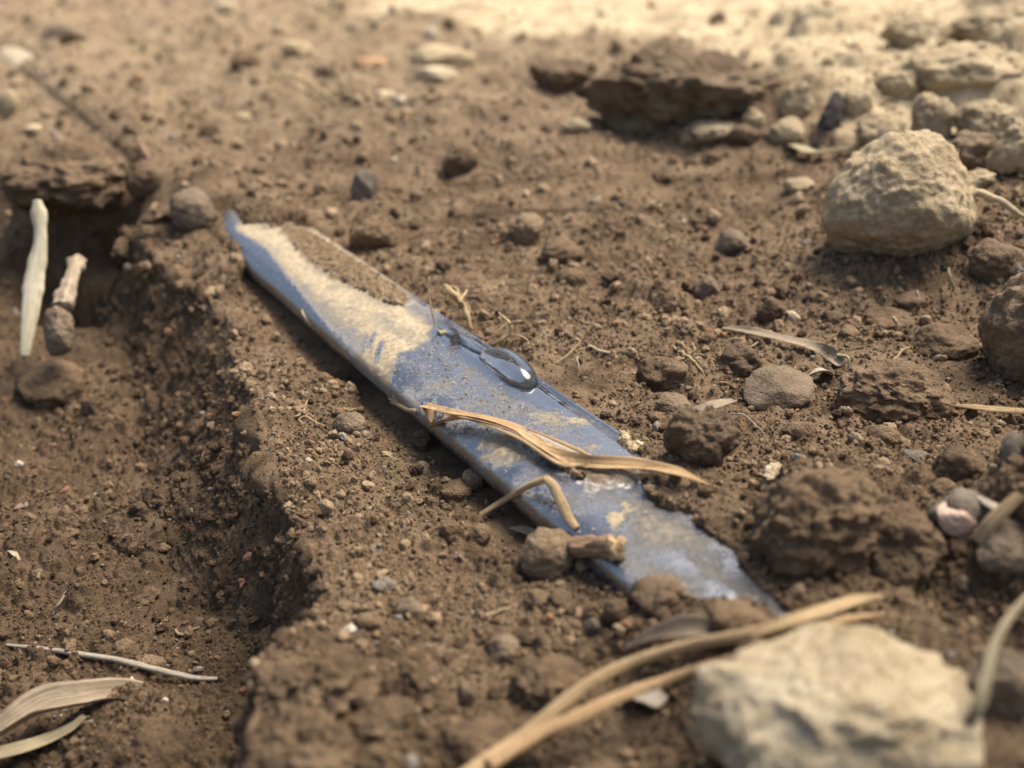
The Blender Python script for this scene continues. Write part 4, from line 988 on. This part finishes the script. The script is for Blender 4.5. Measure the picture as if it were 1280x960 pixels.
place(457, 236, 34, 40, 'blue_stone', M_BLUE, 'blue grey stone on soil behind the hose far half', 'stone', 117, .9, 5, pmin=.65, low=.2, mid=.1)
place(465, 295, 56, 44, 'brown_clod', M_CLOD, 'crumbly brown clod touching the hose right edge', 'clod', 118, .9, 5, pmin=.7, low=.3, mid=.15, crumb=.3)
place(656, 291, 52, 40, 'tan_clod', M_TAN, 'tan clod with rough top on open soil behind the hose', 'clod', 119, .9, 5, pmin=.7, low=.25, crumb=.3)
place(700, 318, 58, 36, 'brown_clod', M_CLOD, 'low brown clod in front of the rough topped tan clod', 'clod', 120, .9, 5, low=.25, crumb=.3)
place(916, 305, 42, 34, 'grey_clod', M_GREY, 'grey clod on open soil left of the sandy rock', 'clod', 121, .9, 5, low=.2, crumb=.2)
place(1000, 233, 44, 18, 'tan_chip', M_SANDC, 'flat tan stone on soil behind the sandy rock', 'stone', 122, .8, 4)
place(720, 158, 34, 20, 'yellow_pebble', M_SANDC, 'yellowish pebble on the ridge before the dark hollow', 'pebble', 123, .9, 4)
place(552, 72, 78, 26, 'pale_stone', M_SANDC, 'long pale yellow stone far behind at top centre', 'stone', 124, .7, 5, pmin=.8)
place(545, 96, 50, 22, 'pale_chip', M_PALE, 'whitish chip in front of the long pale yellow stone', 'chip', 125, .6, 4, pmin=.5)
place(482, 122, 26, 16, 'pale_chip', M_PALE, 'tiny pale chip far behind left of centre top', 'chip', 126, .8, 4)
place(463, 80, 46, 14, 'reddish_stone', M_RUST, 'flat reddish stone far behind left of the pale yellow stone', 'stone', 127, .8, 4)
place(172, 98, 14, 14, 'rust_chip', M_RUST, 'tiny rust red chip on soil far left', 'chip', 128, .9, 3)
place(284, 8, 22, 16, 'white_pebble', M_PALE, 'white pebble at the very top left of centre', 'pebble', 129, .9, 4)
place(370, 62, 36, 20, 'pale_stone', M_SANDC, 'low sandy stone far behind at upper left', 'stone', 130, .9, 4)
place(12, 132, 30, 34, 'yellow_stone', M_SANDC, 'yellowish stone at the far left frame edge', 'stone', 131, .9, 4)
place(40, 162, 26, 12, 'yellow_chip', M_SANDC, 'small yellowish chip near the far left frame edge', 'chip', 132, .9, 4)
place(78, 46, 52, 26, 'grey_stone', M_GREY, 'flat grey stone far behind at upper left', 'stone', 133, .9, 5, pmin=.65, low=.15, mid=.04)
place(305, 78, 40, 26, 'brown_clod', M_CLOD, 'blurred brown clod behind the thin orange root', 'clod', 134, .9, 5)
place(304, 146, 22, 12, 'orange_pebble', M_SANDC, 'small orange tan pebble on soil above the hose end', 'pebble', 135, .9, 4)
V, F = lump(136, (2.0, 2.6, 1.45), 6, planes=9, pmin=.75, low=.25, mid=.14, crumb=.35, ccell=.25, extra=[(0, -.6, -1, .7)])
link('soil_block', new_mesh('soil_block', V, F), M_GROUND, loc=CC + ray(97, 226) * 40.0, label='soil block overhanging the dark pit at the trench end', cat='soil block')
place(60, 482, 84, 54, 'brown_clod', M_CLOD, 'brown clod on the trench floor below the cream straw', 'clod', 137, .9, 5, pmin=.75, crumb=.25)
place(152, 924, 34, 34, 'smooth_clod', M_GREY, 'smooth small clod on the trench floor right of the husk', 'clod', 138, .9, 5, pmin=.8, low=.12, mid=.03)
place(156, 812, 30, 24, 'round_clod', M_CLOD, 'small round clod touching the thin white straw', 'clod', 139, .9, 4)
place(190, 832, 34, 20, 'flat_clod', M_CLOD, 'flat clod half under the thin white straw', 'clod', 140, .9, 4)
place(437, 531, 36, 28, 'round_clod', M_GREY, 'round clod on the left bank beside the looping orange root', 'clod', 141, .9, 5, pmin=.8, low=.12, crumb=.15, ccell=.07)
place(512, 761, 36, 30, 'grey_pebble', M_GREY, 'grey rounded pebble on the lower left bank', 'pebble', 142, .9, 5, pmin=.8, low=.12, mid=.03)
place(462, 780, 34, 24, 'brown_clod', M_CLOD, 'brown clod left of the grey rounded pebble', 'clod', 143, .9, 5, crumb=.2, ccell=.07)
place(480, 733, 28, 20, 'grey_pebble', M_BLUE, 'bluish pebble on the bank above the grey rounded pebble', 'pebble', 144, .9, 4)
place(468, 689, 24, 12, 'slate_bit', M_BLUE, 'dark slate bit on the bank near the trench edge', 'stone', 145, .8, 4, pmin=.6)
place(565, 668, 30, 30, 'brown_clod', M_CLOD, 'brown clod on the bank below the bent straw', 'clod', 146, .9, 5, crumb=.25, ccell=.07)
place(596, 672, 34, 32, 'brown_clod', M_CLOD, 'brown clod on the bank just left of the bark shred', 'clod', 147, .9, 5, crumb=.25, ccell=.07)
place(705, 756, 38, 32, 'brown_clod', M_CLOD, 'angular brown clod below the hollow twig stub', 'clod', 148, .9, 5, pmin=.65, crumb=.2, ccell=.07)
place(741, 762, 26, 30, 'brown_clod', M_CLOD, 'brown clod right of the angular one below the twig stub', 'clod', 149, .9, 5, pmin=.65, crumb=.2, ccell=.07)
place(770, 765, 32, 34, 'brown_clod', M_CLOD, 'brown clod pressed against the lower hose edge', 'clod', 150, .9, 5, pmin=.65, crumb=.2, ccell=.07)
place(828, 752, 74, 52, 'brown_clod', M_DARK, 'rough dark clod covering the lower hose edge', 'clod', 151, .9, 5, crumb=.35, ccell=.09, sink=.6)
place(922, 776, 70, 42, 'brown_clod', M_CLOD, 'low brown clod on the hose behind the long straw', 'clod', 152, .9, 5, crumb=.35, ccell=.1, sink=.4)
place(741, 786, 20, 26, 'dark_pebble', M_BLUE, 'dark upright pebble near the curled pale husk', 'pebble', 153, .9, 4)
place(630, 812, 40, 32, 'grey_clod', M_GREY, 'greyish round clod on the blurred near bank', 'clod', 154, .9, 5, low=.15)
place(582, 870, 24, 34, 'grey_stone', M_GREY, 'small upright grey stone in the hollow near the bottom', 'stone', 155, .9, 4)
place(596, 938, 110, 60, 'soil_lump', M_CLOD, 'blurred soil lump behind the long straw at the bottom', 'clod', 156, .9, 5, low=.3, mid=.22, pmin=.65, crumb=.3, ccell=.12)
place(690, 858, 90, 60, 'soil_lump', M_CLOD, 'blurred soil lump between the near hollow and long straw', 'clod', 157, .9, 5, low=.3, mid=.22, pmin=.65, crumb=.3, ccell=.12, sink=.7)
place(480, 905, 70, 44, 'soil_lump', M_CLOD, 'blurred soil lump in front of the near hollow at left', 'clod', 158, .9, 5, low=.3, mid=.22, pmin=.65, crumb=.35, ccell=.12, sink=.5)
place(400, 860, 120, 70, 'soil_lump', M_CLOD, 'broad blurred soil lump on the near bank beside the trench', 'clod', 159, .9, 6, low=.34, mid=.3, pmin=.6, crumb=.6, ccell=.2, sink=1.3)
place(390, 940, 130, 70, 'soil_lump', M_CLOD, 'broad blurred soil lump at the bottom edge beside the trench', 'clod', 160, .9, 6, low=.34, mid=.3, pmin=.6, crumb=.6, ccell=.2, sink=1.3)
place(620, 640, 0.1 + 0, 0.1, 'soil_grain', M_CLOD, 'grain', 'clod', 161, level=2) if False else None
place(527, 567 + 20, 22, 18, 'grey_pebble', M_GREY, 'small grey pebble on the bank by the wavy orange root', 'pebble', 162, .9, 4)
place(530, 536, 26, 26, 'brown_clod', M_DARK, 'small dark clod under the torn end of the twisted leaf', 'clod', 163, .9, 5, crumb=.25, ccell=.06)
place(592, 581, 26, 30, 'grey_clod', M_GREY, 'greyish clod against the shadowed lower hose edge', 'clod', 164, .9, 5, pmin=.75, crumb=.1, ccell=.06)
place(572, 614, 42, 26, 'brown_clod', M_CLOD, 'flat brown clod left of the bent straw foot', 'clod', 165, .9, 5, crumb=.25, ccell=.07)
place(714, 347, 34, 26, 'brown_clod', M_CLOD, 'dull brown clod on open soil above the drop', 'clod', 166, .9, 4, crumb=.2)
place(884, 362, 34, 30, 'brown_clod', M_GREY, 'greyish clod on open soil above the long dry leaf', 'clod', 167, .9, 5, crumb=.15)
place(965, 390, 36, 34, 'brown_clod', M_DARK, 'dark clod with pale pebble beside it above the leaf', 'clod', 168, .9, 5, crumb=.2)
place(991, 397, 20, 16, 'pale_pebble', M_PALE, 'pale pebble right of the dark clod above the leaf', 'pebble', 169, .9, 4)
place(1060, 418, 26, 20, 'brown_clod', M_CLOD, 'small brown clod right of the long dry leaf', 'clod', 170, .9, 4)
place(925, 455, 64, 44, 'brown_clod', M_DARK, 'crumbly dark clod left of the smooth grey stone', 'clod', 171, .9, 5, crumb=.4, ccell=.09, low=.3)
place(830, 470, 60, 44, 'brown_clod', M_CLOD, 'crumbly brown clod left of the yellow branching root', 'clod', 172, .9, 5, crumb=.4, ccell=.09, low=.3, sink=.7)
place(840, 508, 50, 24, 'brown_clod', M_TAN, 'flat pale sided clod above the knobbly brown clod', 'clod', 173, .9, 5, crumb=.2, ccell=.08)
place(1103, 540 + 6, 40, 24, 'reddish_clod', M_CLOD, 'reddish flat clod below the rough cracked dark clod', 'clod', 174, .9, 4, crumb=.2)
place(1070, 551, 26, 20, 'pale_pebble', M_GREY, 'pointed pale pebble below the rough cracked dark clod', 'pebble', 175, .9, 4, pmin=.6)
place(1000, 540, 36, 20, 'brown_clod', M_CLOD, 'flat crumbly clod below the smooth grey stone', 'clod', 176, .9, 4, crumb=.3)
place(1145, 570, 30, 18, 'slate_chip', M_BLUE, 'dark slate chip on soil right of the shell', 'stone', 177, .9, 4, pmin=.55)
place(1200, 583, 60, 42, 'brown_clod', M_CLOD, 'brown clod cluster at right above the dark stone', 'clod', 178, .9, 5, crumb=.35, ccell=.1)
place(1180, 610, 28, 22, 'brown_clod', M_CLOD, 'small clod in front of the clod cluster at right', 'clod', 179, .9, 4)
place(1090, 590, 44, 26, 'grey_stone', M_BLUE, 'grey stone peeping over the large dark clod', 'stone', 180, .9, 4)
place(1180, 430, 80, 40, 'soil_lump', M_CLOD, 'low soil lump between rough dark clod and tan clod', 'clod', 181, .9, 5, crumb=.3, sink=.8)
place(1110, 400, 60, 30, 'soil_lump', M_CLOD, 'low soil lump below the sandy rock', 'clod', 182, .9, 5, crumb=.3, sink=.7)
place(1245, 330, 70, 50, 'brown_clod', M_DARK, 'dark clod right of the sandy rock', 'clod', 183, .9, 5, crumb=.3, ccell=.15)
place(1140, 345 + 30, 40, 22, 'brown_clod', M_DARK, 'small dark clod in the shade under the sandy rock', 'clod', 184, .9, 4)
# far slab and sandy bank
b = hit(868, 158, 0); d = depth(b); k = d / FPX
V, F = lump(190, (118 * k, 78 * k, 62 * k), 6, planes=7, pmin=.8, pmax=1.05, low=.26, mid=.20, crumb=.5, ccell=.7, sharp=10,
            extra=[(.05, -.2, 1, .60), (.1, -1, -.5, .60), (-.5, -1, -.30, .66), (.9, -.4, 0, .88)])
me = new_mesh('soil_slab', V, F); attr(me, 'dry', np.clip(.05 + .4 * fbm(V / 4, 3, 191), 0, .4)); attr(me, 'damp', np.clip(.7 + .5 * fbm(V / 5, 3, 192), 0, 1))  # slab darkened all over: shade of its front face put into the colour
link('soil_slab', me, M_GROUND, loc=CC + ray(866, 122) * (d + 30 * k), rot=(0, .04, 0), label='flat topped brown soil slab with broken dark front face in the background', cat='soil slab')
for (px, py, wp, hp, mat, lab, sd) in [
    (700, 95, 80, 36, M_CLOD, 'blurred brown clod left of the flat topped slab', 191), (1195, 95, 130, 72, M_SANDC, 'largest sandy clod high on the bank at the right', 192),
    (1232, 152, 66, 56, M_SANDC, 'rounded sandy clod right of the leaning brown one', 193), (1208, 198, 62, 48, M_TAN, 'brown tinted clod at the foot of the sandy bank', 194),
    (1270, 188, 62, 80, M_SANDC, 'tall sandy clod at the right frame edge on the bank', 195), (1105, 168, 64, 58, M_SANDC, 'blocky sandy clod right of the charred stick', 196),
    (1160, 158, 52, 66, M_SANDC, 'leaning sandy clod in the middle of the bank', 197), (1220, 226, 46, 24, M_SANDC, 'small flat sandy clod behind the sandy rock', 198),
    (1250, 40, 110, 50, M_SANDC, 'sandy clod at the upper right corner', 199), (1120, 110, 50, 36, M_SANDC, 'small sandy clod on the bank above the blocky one', 200),
    (1065, 130, 40, 34, M_SANDC, 'sandy clod directly behind the charred stick', 201), (1150, 45, 80, 44, M_SANDC, 'broad sandy clod high behind the charred stick', 202),
    (873, 128, 32, 36, M_SANDC, 'sandy clod leaning on the dark face of the slab', 203), (893, 165, 60, 26, M_SANDC, 'sandy clod at the foot of the slab', 204),
    (942, 150, 26, 24, M_SANDC, 'small sandy clod at the foot of the slab, right part', 205), (985, 165, 44, 26, M_SANDC, 'sandy clod between slab and charred stick', 206),
    (866, 172, 34, 22, M_TAN, 'tan clod in the shade before the slab', 207), (930, 172, 40, 24, M_CLOD, 'brown clod in the gap before slab and stick', 208),
    (995, 130, 34, 40, M_SANDC, 'sandy clod on the right shoulder of the slab', 209), (897, 24, 22, 16, M_DARK, 'small dark clod alone on the pale sand at top', 210)]:
    place(px, py, wp, hp, 'sandy_clod' if mat is M_SANDC else 'brown_clod', mat, lab, 'clod', sd, .9, 5, crumb=.3, ccell=.35, low=.26, mid=.16, sink=1.0)
print('stones', round(time.time() - T0, 1))

# ------------------------------------------------------------------ small clods: one mesh of each kind, copied
variants = []
for i in range(14):
    V, F = lump(700 + i, (1, .85 + .1 * (i % 3), .72), 4, planes=8, pmin=.55, low=.34, mid=.2, crumb=.5, ccell=.22)
    variants.append((V, F))
kinds = []
for i, (V, F) in enumerate(variants):
    me = new_mesh('small_clod', V, F); me.materials.append((M_CLOD, M_CLOD, M_DARK, M_GREY if i < 6 else M_CLOD, M_CLOD, M_TAN)[i % 6]); kinds.append(me)
n_small = 0
cand, vi2 = sample_ground(9000)
cd = np.linalg.norm(cand - CC, axis=1)
taken = [np.array(o.location) / U for o in COL.objects if o.get('category') in ('clod', 'stone', 'rock', 'pebble', 'soil block', 'soil slab', 'leaf', 'straw', 'twig')]
takr = [max(o.dimensions) / U * .5 if o.type == 'MESH' else .5 for o in COL.objects if o.get('category') in ('clod', 'stone', 'rock', 'pebble', 'soil block', 'soil slab', 'leaf', 'straw', 'twig')]
TK, TRD = list(taken), list(takr)
fwd = (cand - CC) @ CF
sx = 640 + FPX * ((cand - CC) @ CR) / fwd; sy = 480 - FPX * ((cand - CC) @ CU) / fwd
used = set()
ANCH = [(1130, 275, 'rounded pale sandy rock'), (1045, 880, 'large whitish limestone'), (976, 490, 'smooth grey stone'), (1120, 490, 'rough cracked clod'), (874, 548, 'knobbly clod with leaf scrap'),
        (1270, 425, 'large tan clod at right edge'), (1032, 655, 'large blurred dark clod'), (686, 696, 'round clod by the twig'), (745, 684, 'hollow twig stub'), (1200, 645, 'dark stone by pink pebble'),
        (240, 266, 'grey clod at hose end'), (577, 203, 'lone round clod on slope'), (457, 236, 'blue grey stone behind hose'), (656, 291, 'rough topped tan clod'), (1035, 150, 'charred upright stick'),
        (868, 112, 'flat topped slab'), (552, 72, 'long pale yellow stone'), (100, 226, 'overhanging soil block'), (40, 350, 'upright cream straw'), (60, 482, 'clod below the cream straw'),
        (140, 825, 'thin white straw'), (90, 880, 'crumpled husk'), (235, 790, 'hooked yellow root'), (380, 520, 'crossing roots on left bank'), (437, 531, 'round clod near looping root'),
        (512, 761, 'grey rounded pebble on bank'), (690, 600, 'bent straw'), (560, 512, 'torn end of twisted leaf'), (800, 585, 'twisted dry leaf'), (635, 470, 'water drop'), (570, 365, 'root tangle'),
        (635, 405, 'branching root by the drop'), (865, 450, 'yellow branching root'), (980, 430, 'long dry leaf'), (1250, 511, 'straw at right edge'), (1015, 598, 'blue grey shell'), (972, 600, 'cream flake'),
        (945, 530, 'arching pale root'), (720, 435, 'bent yellowish root'), (280, 275, 'far tip of the hose'), (430, 320, 'soil crust on the hose'), (500, 585, 'wavy orange root'), (615, 766, 'straight yellow rootlet'),
        (845, 800, 'curled husk leaf'), (660, 915, 'long forked straw'), (1230, 850, 'curved pale stalk'), (335, 775, 'deep hole in trench wall'), (482, 122, 'tiny pale chip far back'), (370, 100, 'thin orange far root'),
        (170, 98, 'rust red chip'), (15, 72, 'bare hose bit at left edge'), (78, 46, 'flat grey far stone'), (720, 158, 'yellowish ridge pebble'), (916, 305, 'grey clod left of sandy rock'), (630, 812, 'greyish round clod near bottom'), (582, 870, 'small upright grey stone'), (596, 938, 'lump behind the long straw'), (690, 858, 'lump beside the long straw'),
        (480, 905, 'lump left of near hollow'), (400, 860, 'broad lump beside trench'), (390, 940, 'broad lump at bottom edge'), (705, 756, 'angular clod below twig stub'), (741, 786, 'dark upright pebble'), (805, 868, 'ragged pale husk'),
        (540, 860, 'hollow in the near bank'), (45, 718, 'tiny pointed husk'), (75, 752, 'tiny grey trench twig'), (152, 924, 'smooth clod by the husk'), (1000, 233, 'flat tan stone')]
first = None
order = list(np.argsort(~((sy > 790) & (sx > 325) & (sx < 740)), kind='stable'))
n_near = 0
for i in order:
    if n_small >= 225: break
    if not (0 < sx[i] < 1280 and 40 < sy[i] < 950): continue
    s1, t1 = s_[vi2[i]], t_[vi2[i]]
    if abs(t1) < HW + .35 and bar[vi2[i]] > -.3: continue
    if dry[vi2[i]] > .45: continue
    rp = 5.0 * (1 - rng.random()) ** (-1 / 2.3); rp = min(rp, 14)
    if sy[i] > 790 and 325 < sx[i] < 740:
        n_near += 1
        if n_near > 260: continue
        rp = float(rng.uniform(7, 24)) if n_near < 160 else float(rng.uniform(5, 12))
    r = rp * cd[i] / FPX
    A = np.array(TK); 
    if (np.linalg.norm(A - cand[i], axis=1) < np.array(TRD) * (.45 if sy[i] > 790 and 325 < sx[i] < 740 else .8) + r * .8).any(): continue
    intr = dtr[vi2[i]] > .6
    where = ('on the trench floor' if intr else 'on the bank between trench and hose' if t1 < -1.6 and cand[i, 1] < 36 else 'on the open soil right of the hose' if t1 > 0 and cand[i, 1] < 45 else 'far behind the hose')
    if first is None:
        o = link('small_clod', kinds[0]); first = o
    else:
        o = first.copy(); COL.objects.link(o)
    o.data = kinds[int(rng.choice([0, 1, 4, 6, 7, 10, 12, 13] if sy[i] > 790 else list(range(14))))]
    p_ = cand[i].copy(); p_[2] += r * (-.2 if sy[i] > 790 and 325 < sx[i] < 740 else .08)
    o.location = Vector((p_ * U).tolist()); sc = r * U
    o.rotation_euler = Euler(rng.uniform(-.6, .6, 3).tolist()); o.rotation_euler.z = float(rng.uniform(0, 6.28))
    o.scale = (r, r, r)
    o['category'] = 'clod'; o['group'] = 'small clods ' + where
    tone = {'brown_clod': 'brown', 'dark_clod': 'dark', 'grey_stone': 'greyish', 'tan_clod': 'tan'}[o.data.materials[0].name]
    lab = None
    for k in np.argsort([math.hypot(sx[i] - ax, (sy[i] - ay) * 1.3) for ax, ay, _ in ANCH])[:40]:
        ax, ay, an = ANCH[k]; ux, uy = sx[i] - ax, sy[i] - ay
        dw = ('to the right of' if ux > 0 else 'to the left of') if abs(ux) > abs(uy) else ('in front of' if uy > 0 else 'behind')
        near = math.hypot(ux, uy)
        c_ = f"{'tiny' if rp < 6.2 else 'small' if rp < 11 else 'chunky'} {tone} clod {'just ' if near < 45 else ''}{dw} the {an}"
        if c_ not in used: lab = c_; break
    lab = lab or 'small loose soil clod lying ' + where
    used.add(lab); o['label'] = lab
    TK.append(cand[i]); TRD.append(r); n_small += 1
print('small clods', n_small, round(time.time() - T0, 1))
